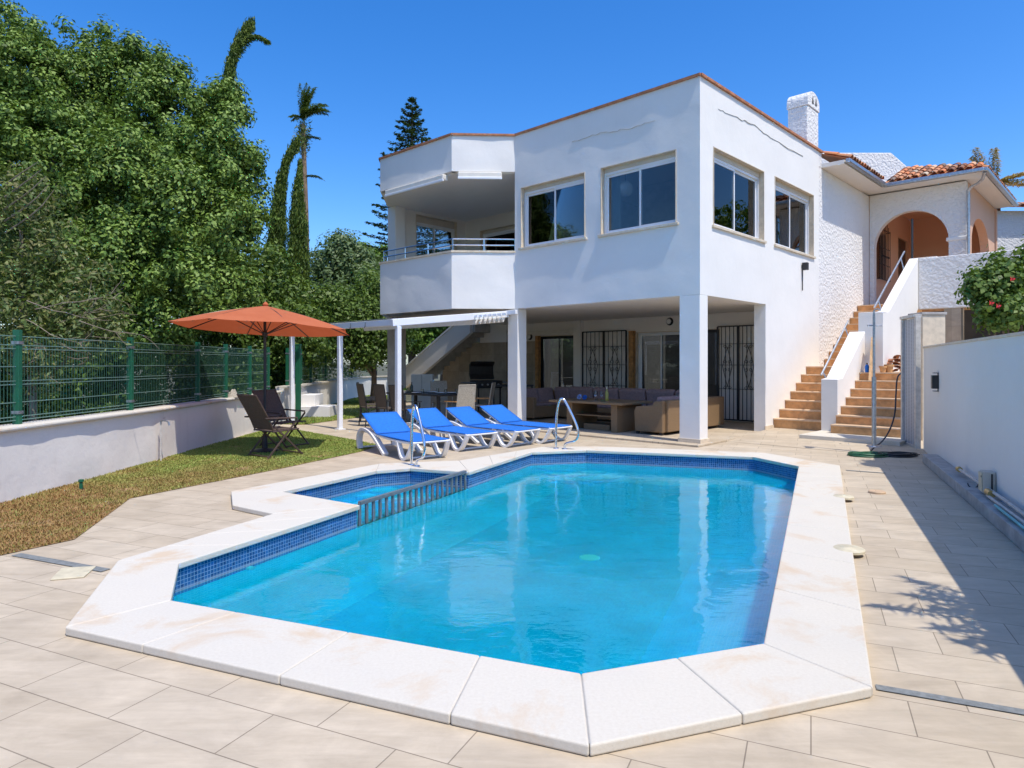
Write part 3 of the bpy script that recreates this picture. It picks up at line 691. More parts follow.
MB().box(.0, .34, 9.24, 9.598, 3.0, 5.875).build('column', M['plaster'], house, bevel=.01)
MB().box(.05, .3, 4.46, 4.62, 3.0, 5.88).build('column', M['plaster'], house)
# room shells seen through the windows
rs = MB(); rs.box(5.6, 5.7, .25, 4.4, 3.0, 5.88); rs.build('inner_wall', M['room'], house)
MB().box(.3, 5.6, .3, 4.35, 3.002, 3.02).build('inner_floor', M['wood'], house)
MB().box(3.06, 5.59, 4.4, 4.5, 3.0, 5.87).build('inner_wall', M['room'], house); MB().box(3.0, 3.1, .3, 3.3, 3.03, 5.87).build('inner_wall', M['room'], house)
def window(org, du, dn, w, z0, z1, name='window', box=.14, split=.5, mat='whitealu', sill=True, bars=False, label=None):
    """sliding window; org = outside corner at wall face, du along, dn inward"""
    org, du, dn = Vector(org), Vector(du), Vector(dn); d0 = .11
    up = Vector((0, 0, 1))
    def b(mb, s0, s1, a, c, dep0, dep1):
        mb.obox(org + du * (s0 + s1) / 2 + up * (a + c) / 2 + dn * (dep0 + dep1) / 2, du * (s1 - s0) / 2, up * (c - a) / 2, dn * (dep1 - dep0) / 2)
    zt = z1 - box
    wn = MB(); g = .004
    for (s0, s1, a, c) in ((g, .05, z0 + g, zt), (w - .05, w - g, z0 + g, zt), (.05, w - .05, z0 + g, z0 + .05), (.05, w - .05, zt - .05, zt)): b(wn, s0, s1, a, c, d0, d0 + .08)
    o = wn.build(name, M[mat], house, bevel=.003)
    if label: o['label'] = label
    if box:
        m2 = MB(); b(m2, g, w - g, zt + .001, z1 - g, d0 - .015, d0 + .1); m2.build('shutter_box', M['beigealu'], o, bevel=.004)
    m = split * w
    for k, (s0, s1) in enumerate(((.05, m + .025), (m - .025, w - .05))):
        f = MB(); e = d0 + .012 + .03 * k; t = .045
        for (x0, x1, a, c) in ((s0, s0 + t, z0 + .05, zt - .05), (s1 - t, s1, z0 + .05, zt - .05), (s0 + t, s1 - t, z0 + .05, z0 + .05 + t), (s0 + t, s1 - t, zt - .05 - t, zt - .05)): b(f, x0, x1, a, c, e, e + .026)
        f.build('sash', M[mat], o, bevel=.002)
        p = MB(); b(p, s0 + t, s1 - t, z0 + .05 + t, zt - .05 - t, e + .01, e + .016); p.build('pane', M['glass'], o)
    # pale stone lining of the reveal
    r = MB(); th = .018
    b(r, -.0 + g, th, z0 + g, z1 - g, -.012, d0 - .02); b(r, w - th, w - g, z0 + g, z1 - g, -.012, d0 - .02); b(r, th, w - th, z1 - th, z1 - g, -.012, d0 - .02)
    r.build('reveal', M['cream'], o)
    if sill:
        sl = MB(); b(sl, -.05, w + .05, z0 - .045, z0 + .004, -.045, d0 - .0); sl.build('sill', M['cream'], o, bevel=.005)
    return o
X_, Y_ = (1, 0, 0), (0, 1, 0)
w2 = window((0, .48, 0), Y_, X_, 1.74, 4.12, 5.5, box=.10, label='front window nearer the corner, a round paper lamp inside')
w1 = window((0, 2.62, 0), Y_, X_, 1.84, 4.12, 5.5, box=.10, label='front window beside the balcony')
w3 = window((.5, 0, 0), X_, Y_, 2.27, 4.08, 5.56, box=.12, label='side window nearer the corner')
w4 = window((3.32, 0, 0), X_, Y_, 2.32, 4.08, 5.58, box=.12, label='side window nearer the stairs')
window((.82, 9.38, 0), X_, (0, 1, 0), 1.58, 3.3, 5.80, box=.2, sill=False, label='loggia side window')
window((2.75, 5.82, 0), Y_, X_, 2.9, 3.05, 5.5, box=.1, sill=False, label='loggia sliding door')
# curtains
def curtain(a, b, z0, z1, par, mat='curtain', folds=9):
    a, b = Vector(a), Vector(b); n = folds * 8; d = (b - a).normalized(); nn = Vector((-d.y, d.x, 0)); mb = MB()
    for i in range(n + 1):
        p = a.lerp(b, i / n) + nn * .03 * math.sin(i / 8 * 6.283); mb.v += [(p.x, p.y, z0), (p.x, p.y, z1)]
    mb.f = [(2 * i, 2 * i + 2, 2 * i + 3, 2 * i + 1) for i in range(n)]
    return mb.build('curtain', M[mat], par, smooth=True)
curtain((.36, 1.98, 0), (.36, 2.2, 0), 3.2, 5.45, w2); curtain((.33, 3.95, 0), (.33, 4.42, 0), 3.2, 5.45, w1)
curtain((2.3, .36, 0), (2.8, .36, 0), 3.2, 5.5, w3); curtain((3.4, .36, 0), (3.8, .36, 0), 3.2, 5.5, w4); curtain((5.0, .36, 0), (5.5, .36, 0), 3.2, 5.5, w4)
# pendant inside
pl = thing('pendant_lamp', 'round white paper lamp hanging inside the front window nearer the corner', 'lamp', HG(1.97, .52, 5.12))
sph = [(.17 * math.sin(math.pi * i / 14), .17 - .17 * math.cos(math.pi * i / 14) - .17) for i in range(15)]
MB().lathe(sph, 20).build('lamp_shade', M['lampglass'], pl, smooth=True)
cr = MB(); cr.tube([(0, 0, .16), (0, 0, .72)], .006, 6); cr.lathe([(0.001, .56), (.05, .57), (.06, .72), (0.001, .73)], 12); cr.build('cord', M['black'], pl)
# balcony rail
def bp(u, v, z): return Vector((v, u, z))
br_ = MB(); cl_ = [(4.7, .06), (5.69, -.98), (8.32, -1.04), (9.52, .04)]
for a, b in zip(cl_, cl_[1:]):
    for z in (4.22, 4.36):
        br_.tube([bp(*a, z), bp(*b, z)], .016, 8)
    L = math.dist(a, b); k = max(1, round(L / .85))
    for i in range(k + 1):
        q = (a[0] + (b[0] - a[0]) * i / k, a[1] + (b[1] - a[1]) * i / k); br_.tube([bp(*q, 4.08), bp(*q, 4.37)], .014, 8)
br_.build('balcony_railing', M['chrome'], house, smooth=True)
# awning cassettes hanging below the beam
for a, b, zc in (((4.85, -.22), (5.55, -.95), 5.80), ((5.85, -1.06), (8.05, -1.12), 5.79)):
    A, B = bp(*a, zc), bp(*b, zc); d = (B - A).normalized(); n = Vector((-d.y, d.x, 0)); n = n if n.x < 0 else -n
    aw = MB(); aw.bar(A, B, .17, .15); o = aw.build('awning_cassette', M['shade_cloth'], house, bevel=.03)
    MB().bar(A + n * .07 + Vector((0, 0, -.07)), B + n * .07 + Vector((0, 0, -.07)), .05, .06).build('front_bar', M['whitealu'], o, bevel=.012)
    MB().bar(A + n * .04 + Vector((0, 0, -.035)), B + n * .04 + Vector((0, 0, -.035)), .06, .03).build('rolled_cloth', M['greycloth'], o)
# ground floor back wall, doors
bw = MB(); wall(bw, (4.8, .25, 0), (0, 1, 0), (1, 0, 0), 9.3, 0.03, 2.77, .2, [(1.75, 2.65, .0, 2.38), (2.86, 4.27, .0, 2.36), (6.4, 7.95, .0, 2.36)])
bw.build('terrace_wall', M['plaster_in'], house)
MB().box(4.62, 4.8, 6.36, 6.62, .03, 2.77).build('pilaster', M['plaster_in'], house)
MB().box(4.77, 4.799, 8.25, 9.5, .03, 2.2).build('stone_cladding', M['stonewall'], house)
MB().box(4.7, 4.799, 6.64, 9.5, 2.42, 2.52).build('shutter_box', M['shade_cloth'], house)
# interior of the ground floor
g_ = MB()
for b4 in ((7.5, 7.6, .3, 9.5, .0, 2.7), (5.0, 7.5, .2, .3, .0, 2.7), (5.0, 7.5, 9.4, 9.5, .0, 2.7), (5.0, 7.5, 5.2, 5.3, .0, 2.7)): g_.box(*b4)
g_.build('inner_wall', M['room_shade'], house); MB().box(5.0, 7.5, .3, 9.4, .005, .03).build('inner_floor', M['dark'], house)
window((4.8, 3.11, 0), Y_, X_, 1.41, .02, 2.36, box=0, sill=False, name='sliding_door', split=.48, label='white framed sliding glass door behind the sofa')
window((4.8, 6.65, 0), Y_, X_, 1.55, .02, 2.36, box=0, sill=False, name='sliding_door', mat='black', label='dark framed sliding door behind the left end of the sofa')
window((4.8, 2.0, 0), Y_, X_, .9, .02, 2.38, box=0, sill=False, name='sliding_door', mat='black', label='dark door beside the right folding grille')
MB().box(4.66, 4.797, 4.53, 4.68, .03, 2.40).build('door_lining', M['wood'], house)
MB().box(4.66, 4.797, 8.08, 8.2, .03, 2.36).build('door_lining', M['wood'], house)
# folding iron grilles
def scroll(c, r, a0, turns, ax, sgn=1):
    pts = []
    for i in range(16):
        t = i / 15; a = a0 + sgn * turns * 2 * math.pi * t; rr = r * (1 - .75 * t)
        pts.append(Vector(c) + Vector(ax) * rr * math.cos(a) + Vector((0, 0, 1)) * rr * math.sin(a))
    return pts
def grille(u0, u1, v, lab):
    n = (u1 - u0); half = n / 2; root = None
    for h in range(2):
        a, b = u0 + half * h + .01, u0 + half * (h + 1) - .01; mb = MB(); z0, z1 = .08, 2.42
        for u in (a, b): mb.box(v - .018, v + .018, u - .018, u + .018, z0, z1)
        for z in (z0, z1): mb.box(v - .015, v + .015, a, b, z - .015, z + .015)
        for z in (.85, 1.45, 1.98): mb.box(v - .004, v + .004, a, b, z - .006, z + .006)
        for i in range(1, 5):
            u = a + (b - a) * i / 5; mb.box(v - .007, v + .007, u - .007, u + .007, z0, z1)
        c = (a + b) / 2; w = (b - a) * .24
        for s in (-1, 1):
            mb.tube([(v - .012, c, 1.9), (v - .012, c + s * w, 1.42), (v - .012, c, .9)], .008, 5)
            for zc in (1.52, 1.34, 1.9, .9):
                mb.tube(scroll((v - .014, c + s * w * .45, zc), w * .42, 0 if s > 0 else math.pi, 1.1, (0, 1, 0), s if zc > 1.45 else -s), .006, 4)
        o = mb.build('iron_grille', M['black'], house); o['label'] = lab
grille(.93, 2.04, 4.72, 'right folding iron grille'); grille(4.79, 6.36, 4.72, 'folding iron grille behind the sofa')
MB().box(4.68, 4.70, .94, 1.0, 1.2, 1.32).build('lock', M['black'], house)
# round wall lamps under the terrace, outside box lamp
for u, v, z in ((3.45, 4.8, 2.62), (8.55, 4.8, 2.35)):
    lm = MB(); lm.lathe([(0.001, -.07), (.07, -.06), (.11, -.0), (.11, .0)], 18)
    lm.v = [(v + z_, u + x_, z + y_) for x_, y_, z_ in lm.v]; o = lm.build('wall_lamp', M['black'], house, smooth=True)
    gl_ = MB(); gl_.lathe([(0.001, -.085), (.05, -.075), (.075, -.055)], 18); gl_.v = [(v + z_, u + x_, z + y_) for x_, y_, z_ in gl_.v]; gl_.build('lens', M['lampglass'], o, smooth=True)
ol = MB(); ol.box(4.85, 4.97, -.13, -.02, 3.68, 3.85); ol.box(4.88, 4.94, -.02, 0.0, 3.72, 3.8); ol.box(4.87, 4.885, -.03, -.012, 3.2, 3.68)
ol.build('floodlight', M['black'], house)
# chimney
ch = MB(); ch.box(5.38, 6.12, .05, .52, 6.2, 7.72)
ch.build('chimney', M['rough'], house, bevel=.02)
cap = MB(); pts = [(5.36, z) for z in (0,)]
prof = [(5.36, 7.72), (6.14, 7.72)] + [(5.75 + .39 * math.cos(a), 7.86 + .26 * math.sin(a)) for a in [math.pi * i / 10 for i in range(11)]]
cap.extr([(x, .03, z) for x, z in prof], (0, .51, 0)); cap.build('chimney_cap', M['rough'], house, bevel=.01)
for s in (-.13, .08): MB().extr([(5.75 + s, .02, 7.82), (5.75 + s + .1, .02, 7.82), (5.75 + s + .05, .02, 8.0)], (0, .02, 0)).build('flue_shade_plate', M['dark'], house)  # dark solid plates paint the shade inside the flue holes

# left wing: tiled back wall, outside stair with solid parapet
wing = MB(); wing.box(4.81, 5.1, 9.62, 10.9, 2.2, 3.3); wing.build('wing_wall', M['plaster_in'], house)
MB().box(4.8, 5.1, 9.62, 12.9, .0, 2.2).build('stone_cladding', M['stonewall'], house)
MB().box(4.1, 5.6, 9.7, 10.6, 3.0, 3.15).build('landing_slab', M['plaster'], house)
st_ = MB(); st_.extr([(4.1, 10.5, 3.23), (4.1, 14.7, .95), (4.1, 14.7, .25), (4.1, 13.2, 1.02), (4.1, 10.5, 2.5)], (-.14, 0, 0))
o = st_.build('stair_parapet', M['plaster_in'], house, bevel=.006)
ed = MB(); ed.bar((4.03, 10.48, 3.27), (4.03, 14.72, .98), .2, .05); ed.build('parapet_cap', M['whitealu'], o)
sb = MB()
for i in range(14): sb.box(4.1, 5.0, 14.6 - .3 * i - .3, 14.6 - .3 * i, .163 * i + .42, .163 * (i + 1) + .6)
sb.build('stair_steps', M['greystone'], house)
# =====================================================================  ARCHED PORCH HOUSE (same axes)
ph = thing('porch_house', 'rough white house wing with an arched peach porch and clay barrel-tile roof', 'house', HC, HROT)
MB().box(6.003, 10.099, .01, .3, 0, 6.36).build('rough_wall', M['rough'], ph, bevel=.02)
MB().box(6.003, 6.2, .006, .3, 6.36, 6.72).build('rough_wall', M['rough'], ph)
pw = MB(); wall(pw, (10.1, .01, 0), (1, 0, 0), (0, 1, 0), 4.6, 3.1, 6.36, .25, [(.65, 1.75, 4.05, 5.45), (3.1, 4.2, 3.1, 5.6)]); pw.build('porch_wall', M['peach'], ph)
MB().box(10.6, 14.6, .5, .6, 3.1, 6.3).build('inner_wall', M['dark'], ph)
def arched(org, du, dn, L, z0, z1, th, s0, s1, spring, rise, name, mat):
    org, du = Vector(org), Vector(du); up = Vector((0, 0, 1)); c = (s0 + s1) / 2; r = (s1 - s0) / 2
    pr_ = [(0, z0), (s0, z0), (s0, spring)] + [(c - r * math.cos(math.pi * i / 20), spring + rise * math.sin(math.pi * i / 20)) for i in range(1, 20)] + [(s1, spring), (s1, z0), (L, z0), (L, z1), (0, z1)]
    mb = MB(); mb.extr([org + du * s + up * z for s, z in pr_], Vector(dn) * th); return mb.build(name, mat, ph)
arched((10.1, 0.0, 0), (0, -1, 0), (1, 0, 0), 2.36, 3.1, 6.36, .22, .12, 1.96, 4.85, .92, 'porch_front_wall', M['rough'])
ai_ = MB()
arched((10.325, 0.0, 0), (0, -1, 0), (1, 0, 0), 2.36, 3.1, 6.36, .02, .12, 1.96, 4.85, .92, 'porch_lining', M['peach'])
arched((10.33, -2.36, 0), (1, 0, 0), (0, 1, 0), 4.2, 3.1, 6.36, .22, .5, 3.2, 4.85, .8, 'porch_side_wall', M['peach'])
MB().box(14.6, 14.8, -2.4, .3, 3.1, 6.36).build('porch_back_wall', M['peach'], ph)
MB().box(10.08, 10.36, -2.40, -1.9, 4.80, 4.90).build('capital', M['plaster'], ph, bevel=.02)
MB().box(9.33, 15.0, -3.1, -.0, 2.86, 3.10).build('porch_floor', M['step'], ph)
MB().box(10.34, 14.7, -2.34, .0, 6.362, 6.40).build('porch_ceiling', M['peach'], ph)
# soffit / eaves
so = MB(); so.box(6.21, 9.4, -.52, .3, 6.365, 6.46); so.box(9.41, 14.8, -2.8, .3, 6.402, 6.47); so.build('eave_soffit', M['plaster_in'], ph)
gt = MB()
for a, b in (((6.2, -.6), (9.45, -.6)), ((9.42, -.6), (9.42, -2.86)), ((9.42, -2.88), (14.8, -2.88))):
    A, B = Vector((*a, 6.43)), Vector((*b, 6.43)); gt.bar(A, B, .11, .10)
gt.build('gutter', M['steel'], ph, bevel=.02)
dp = MB(); dp.tube(smoothp([(9.5, -2.86, 6.38), (9.75, -2.75, 6.2), (9.98, -2.42, 6.12), (10.02, -2.42, 5.9), (10.02, -2.42, 3.1)], 1), .04, 10); dp.build('downpipe', M['steel'], ph, smooth=True)
def tiles(parent, o0, along, up, L, W, sp=.2, tl=.34, cut=None, base=None):
    """barrel tiles: o0 eave corner; along eave (unit), up slope (unit)"""
    mb = MB(); along, up, o0 = Vector(along).normalized(), Vector(up).normalized(), Vector(o0); nrm = along.cross(up).normalized(); nrm = nrm if nrm.z > 0 else -nrm
    k = int(L / sp); rws = int(W / tl)
    base = base or [(0, -.02), (L, -.02), (L, W), (0, W)]; mb.add([o0 + along * s_ + up * w_ for s_, w_ in base], [tuple(range(len(base)))])
    for i in range(k):
        for j in range(rws):
            if cut and cut((i + .5) * sp, (j + .5) * tl): continue
            c = o0 + along * ((i + .5) * sp + rnd.uniform(-.012, .012)) + up * (j * tl - .05) + nrm * rnd.uniform(0, .012); r0, r1 = .095, .075; kk = len(mb.v); n = 7
            for q, (rr, dz, tt) in enumerate(((r0, .035, 0), (r1, .02, tl * 1.12))):
                for a in range(n + 1):
                    an = math.pi * a / n; mb.v.append(tuple(c + up * tt + along * rr * math.cos(an) + nrm * (rr * .8 * math.sin(an) + dz)))
            for a in range(n): mb.f.append((kk + a, kk + a + 1, kk + n + 2 + a, kk + n + 1 + a))
            # thickness edge at the eave end
            k2 = len(mb.v)
            for a in range(n + 1):
                an = math.pi * a / n; mb.v.append(tuple(c + along * (r0 - .018) * math.cos(an) + nrm * ((r0 * .8 - .018) * math.sin(an) + .035)))
            for a in range(n): mb.f.append((kk + a, kk + a + 1, k2 + a + 1, k2 + a))
    FLAT.add('tiled_roof')
    return mb.build('tiled_roof', M['clay'], parent)
sl = math.radians(22)
tiles(ph, (9.45, -2.82, 6.5), (0, 1, 0), (math.cos(sl), 0, math.sin(sl)), 2.3, 2.1, cut=lambda s, w: w > .25 + s * .95, base=[(0, 0), (2.3, 0), (2.3, 2.1), (1.9, 2.1), (0, .1)])
tiles(ph, (6.3, -.58, 6.5), (1, 0, 0), (0, math.cos(sl), math.sin(sl)), 2.95, .9)
tiles(ph, (9.5, -2.82, 6.5), (1, 0, 0), (0, math.cos(sl), math.sin(sl)), 5.2, 1.5, cut=lambda s, w: w > s * .95, base=[(0, 0), (5.2, 0), (5.2, 1.5), (1.55, 1.5)])
# window grille and door frame on the porch
gb = MB()
for i in range(8): gb.box(10.72 + .155 * i, 10.735 + .155 * i, -.11, -.095, 4.0, 5.55 + (.22 * math.sin(math.pi * i / 7)))
for z in (4.0, 4.45, 4.95, 5.5): gb.box(10.72, 11.83, -.11, -.095, z, z + .02)
for x in (10.72, 11.81): gb.box(x, x + .015, -.11, .01, 4.0, 4.02); gb.box(x, x + .015, -.11, .01, 5.5, 5.52)
for i in range(5): gb.tube(scroll((10.95 + .16 * i, -.12, 4.7), .07, 0, 1.1, (1, 0, 0)), .008, 4)
gb.build('window_grille', M['black'], ph)
MB().box(10.76, 11.84, .1, .12, 4.06, 5.44).build('window_pane', M['glass'], ph)
MB().box(13.22, 14.28, .06, .12, 3.1, 5.58).build('door', M['bronze'], ph)
bigw = Vector((0, 0, 0))
tag(MB().extr([(9.45, 20.6, 6.62), (12.35, 20.6, 6.62), (12.35, 20.6, 7.5), (11.75, 20.6, 8.02), (9.45, 20.6, 8.02)], (0, .5, 0)).build('gable_wall', M['rough'], bevel=.03), 'rough white gable wall rising behind the eaves beside the chimney', 'wall')
bpm = thing('black_post', 'slim black post standing inside the arched porch opening', 'post', HG(-1.25, 9.4, 3.1))
MB().box(-.02, .02, -.02, .02, 0, 2.3).build('pole', M['black'], bpm); MB().box(-.07, .07, -.07, .07, 0, .03).build('foot_plate', M['black'], bpm)
rt = thing('retaining_wall', 'rough white parapet wall of the upper terrace right of the stairs', 'wall', HC, HROT)
MB().box(8.0, 8.2, -9, -1.71, 2.84, 4.12).build('wall_face', M['rough'], rt, bevel=.02)
MB().box(8.01, 8.25, -2.1, -1.50, 2.86, 4.14).build('end_pier', M['wallL'], rt, bevel=.01)
MB().box(8.2, 15, -9, -3.12, 2.86, 3.08).build('terrace_slab', M['concrete'], rt)
MB().box(9.3, 9.5, -9, 0, 0, 2.85).build('back_wall', M['dark'], rt)  # dark colour paints the shade of the recess under the upper terrace
MB().box(8.02, 8.4, -2.6, -2.25, 0, 2.84).build('pillar', M['stonewall'], rt)
# =====================================================================  OUTDOOR STAIRS
st = thing('outdoor_staircase', 'two-flight white walled staircase with terracotta tiled steps up to the porch', 'stairs', HC, HROT)
def step(v, z, u0, u1, depth, z0=0):
    o = MB().box(v, v + depth, u0, u1, z0, z - .03).build('step', M['step'], st)
    MB().box(v - .025, v + depth, u0, u1, z - .03 + .001, z).build('tread', M['tread'], o, bevel=.004)
vz = [(3.46 + .318 * i, .30 + .187 * i) for i in range(7)]
for i, (v, z) in enumerate(vz): step(v - .2, z, -1.04, -.002, .318 if i < 6 else 1.35)
for i in range(9): step(6.40 + .325 * i, 1.61 + .187 * i, -1.5, -.002, .325)
step(6.40 + .325 * 9 - 1.0, 2.855 + .0, -1.2, -.002, .01) if False else None
for i in range(7): step(2.72 + .3 * i, .29 + .168 * i, -2.62, -1.36, .3 if i < 6 else 2.2)
MB().box(2.0, 4.8, -2.75, -1.02, .0, .12).build('base_slab', M['coping'], st, bevel=.006)
lp = MB(); lp.extr([(3.12, -1.04, 0), (4.9, -1.04, 0), (4.9, -1.04, 2.2), (3.42, -1.04, 1.19), (3.12, -1.04, 1.17)], (0, -.32, 0)); lp.build('parapet', M['plaster'], st, bevel=.008)
up_ = MB(); up_.extr([(5.31, -1.5, 0), (6.3, -1.5, 0), (6.3, -1.5, 1.6), (8.0, -1.5, 2.85), (8.0, -1.5, 4.13), (5.5, -1.5, 2.68), (5.31, -1.5, 2.62)], (0, -.2, 0)); up_.build('parapet', M['plaster'], st, bevel=.008)
MB().box(4.905, 5.30, -1.72, -1.22, .0, 2.62).build('pillar', M['plaster'], st, bevel=.008)
hr = MB(); hr.tube([(3.3, -.98, 1.25), (5.0, -.98, 2.45)], .02, 8); hr.tube([(3.4, -1.04, 1.18), (3.4, -.98, 1.32)], .012, 6); hr.tube([(4.8, -1.04, 2.1), (4.8, -.98, 2.31)], .012, 6); hr.build('handrail', M['steel'], st, smooth=True)
hr = MB(); hr.tube([(5.3, -1.44, 2.75), (7.8, -1.44, 4.3)], .022, 8); hr.tube([(5.6, -1.5, 2.7), (5.6, -1.44, 2.93)], .012, 6); hr.tube([(7.5, -1.5, 3.8), (7.5, -1.44, 4.1)], .012, 6); hr.build('handrail', M['steel'], st, smooth=True)
# hairline cracks in the render
def vplane(px, py, p, d):
    r = (px - CX) / F; t = (r * p.y - p.x) / (d.x - r * d.y); Y = p.y + t * d.y; return t, CH + (HZ - py) / F * Y
def crack(pix, p0, d, side):
    mb = MB(); pts = []
    for (x, y) in pix: t, z = vplane(x, y, p0, d); pts.append((t, z))
    q = [pts[0]]
    for a, b in zip(pts, pts[1:]):
        for k in range(1, 9): q.append((a[0] + (b[0] - a[0]) * k / 8 + rnd.uniform(-.012, .012), a[1] + (b[1] - a[1]) * k / 8 + rnd.uniform(-.02, .02)))
    for (a, za), (b, zb) in zip(q, q[1:]):
        w = rnd.uniform(.0015, .004)
        A, B_ = (Vector((-.006, a, za)), Vector((-.006, b, zb))) if side == 'f' else (Vector((a, -.006, za)), Vector((b, -.006, zb)))
        mb.bar(A, B_, .014, w) if side == 'f' else mb.bar(A, B_, .014, w)
    mb.build('hairline_crack', M['crackline'], house)
crack([(718, 109), (735, 117), (752, 124), (770, 138), (803, 157)], HC, D2, 's')
crack([(572, 142), (600, 133), (628, 129), (655, 120)], HC, D1, 'f')
# =====================================================================  BOUNDARY WALLS AND FENCE
bw_ = thing('boundary_wall', 'low white rendered garden wall with rounded coping under the green fence', 'wall', (0, 0, 0))
mb = MB()
pth = [(-5.44, -1.0), (-5.44, 10.3), (-5.62, 14.5), (-5.78, 16.6)]
for i, (a, b) in enumerate(zip(pth, pth[1:])):
    A, B = Vector((*a, 0)), Vector((*b, 0)); d = (B - A); L = d.length; d /= L; wall(mb, A, d, Vector((-d.y, d.x, 0)), L, -.05, .76, .2, amp=.03, seed=40 + i * 3, cell=.2)
mb.build('wall_body', M['wallL'], bw_, autos=40)
mb = MB()
for a, b in zip(pth, pth[1:]):
    A, B = Vector((*a, .785)), Vector((*b, .785)); d = (B - A).normalized(); n = Vector((-d.y, d.x, 0)); mb.bar(A + n * .09, B + n * .09 + d * .01, .30, .06)
mb.build('coping', M['coping'], bw_, bevel=.028, seg=3)
def fence(name, pts, zb, label, h=1.0, posts=None):
    t = thing(name, label, 'fence', (0, 0, 0))
    for i, p in enumerate(pts):
        p = Vector(p); m = MB(); m.box(p.x - .035, p.x + .035, p.y - .03, p.y + .03, zb, zb + h + .06); o = m.build('post', M['green'], t, bevel=.004)
        for z in (.12, h - .1):
            m = MB(); m.box(p.x - .042, p.x + .042, p.y - .037, p.y + .037, zb + z, zb + z + .035); m.build('clamp', M['steel'], o)
    for a, b in zip(pts, pts[1:]):
        a, b = Vector((*a, 0)), Vector((*b, 0)); d = (b - a); L = d.length; d /= L; m = MB(); sp = .05 if a.y < 16 else .1
        k = int(L / sp); w = .0022
        for i in range(1, k):
            q = a + d * (L * i / k); m.box(q.x - w, q.x + w, q.y - w, q.y + w, zb + .04, zb + h)
        m.build('mesh_panel', M['wire'], t); m = MB()
        zs_ = [.05, .09, .25, .45, .49, .65, .85, .89, .99]
        for z in zs_: m.bar(a + Vector((0, 0, zb + z * h)), b + Vector((0, 0, zb + z * h)), .010, .009)
        m.build('mesh_rail', M['wire_light'], t)
    return t
fence('mesh_fence', [(-5.55, 3.0), (-5.54, 5.2), (-5.54, 7.45), (-5.54, 9.65), (-5.6, 11.85), (-5.64, 13.1), (-5.7, 14.45), (-5.76, 15.7)], .81, 'green welded mesh fence standing on the low left garden wall')
gp = thing('gate_post', 'tall green steel post reaching the ground at the end of the mesh fence', 'post', (-5.45, 16.95, 0)); MB().box(-.06, .06, -.05, .05, 0, 1.95).build('shaft', M['green'], gp, bevel=.006); MB().box(-.068, .068, -.058, .058, 1.95, 1.98).build('cap', M['green'], gp)
fw_ = thing('far_garden_wall', 'white garden wall curving behind the far lawn under the far mesh fence', 'wall', (0, 0, 0))
mb = MB(); fp = [(-5.9, 17.2), (-6.0, 19.5), (-6.3, 23), (-6.6, 27), (-6.5, 31), (-5.0, 34)]
for i, (a, b) in enumerate(zip(fp, fp[1:])):
    A, B = Vector((*a, 0)), Vector((*b, 0)); d = (B - A); L = d.length; d /= L; wall(mb, A, d, Vector((-d.y, d.x, 0)), L, -.05, .85, .2, amp=.02, seed=60 + i)
mb.build('wall_body', M['plaster'], fw_, autos=40)
mb = MB()
for a, b in zip(fp, fp[1:]): mb.bar(Vector((*a, .87)) + Vector((-.08, 0, 0)), Vector((*b, .87)) + Vector((-.08, 0, 0)), .28, .05)
mb.build('coping', M['coping'], fw_)
fence('far_mesh_fence', [(-6.05, 17.9), (-6.1, 19.2), (-6.2, 20.5), (-6.3, 22.5), (-6.45, 24.8), (-6.65, 27.6), (-6.6, 31)], .89, 'green mesh fence on the far garden wall behind the white posts', .95)
gs = thing('garden_step', 'white rendered block step at the foot of the far garden wall', 'step', (-5.35, 18.3, 0)); MB().box(-.5, .4, -.25, .5, 0, .32).build('lower_step', M['plaster'], gs, bevel=.01); MB().box(-.5, -.1, .1, .9, .321, .62).build('upper_step', M['plaster'], gs, bevel=.01)
# tap pipe on the left wall
tp = thing('garden_tap', 'thin standpipe with a tap fixed to the low left wall', 'tap', (-5.36, 10.15, 0))
m = MB(); m.tube([(0, 0, 0), (0, 0, .58)], .012, 8); m.build('pipe', M['pvc'], tp); m = MB(); m.tube(smoothp([(0, 0, .56), (.0, 0, .62), (.12, -.02, .62), (.14, -.02, .55)], 1), .014, 8); m.bar((.05, -.03, .66), (.05, .03, .66), .012, .008); m.build('spout', M['steel'], tp)
sk = thing('sprinkler', 'small green pop-up sprinkler in the dry grass near the left wall', 'sprinkler', G(81, 490)); m = MB(); m.lathe([(.001, 0), (.022, 0), (.018, .09), (.03, .10), (.028, .125), (.001, .13)], 10); m.build('head', M['green'], sk, smooth=True); MB().lathe([(.035, 0), (.03, .015), (.001, .016)], 10).build('collar', M['black'], sk)

# right wall
rwall = thing('side_boundary_wall', 'smooth white boundary wall on the right with a low ledge along its foot', 'wall', (0, 0, 0))
K0 = Vector((6.19, 10.03, 0)) + W2 * .2 + W1 * 1.4
mb = MB(); wall(mb, K0, -W1, W2, 23.4, 0, 1.75, .2, amp=.012, seed=90, cell=.25); mb.build('wall_body', M['plaster'], rwall, autos=40)
mb = MB(); mb.bar(K0 + W2 * .1 + Vector((0, 0, 1.765)), K0 + W2 * .1 - W1 * 22 + Vector((0, 0, 1.765)), .24, .03); mb.build('coping', M['cream'], rwall, bevel=.005)
kl = MB(); kc = Vector((6.19, 10.03, 0)); kl.prism([tuple(kc[:2]), tuple((kc + W2 * .198)[:2]), tuple((kc + W2 * .198 - W1 * 22)[:2]), tuple((kc - W1 * 22)[:2])], .002, .13)
kl.build('ledge', M['concrete'], rwall, bevel=.008)
def onwall(s, z, out=.0): return K0 - W1 * (s + 1.4) - W2 * out + Vector((0, 0, z))
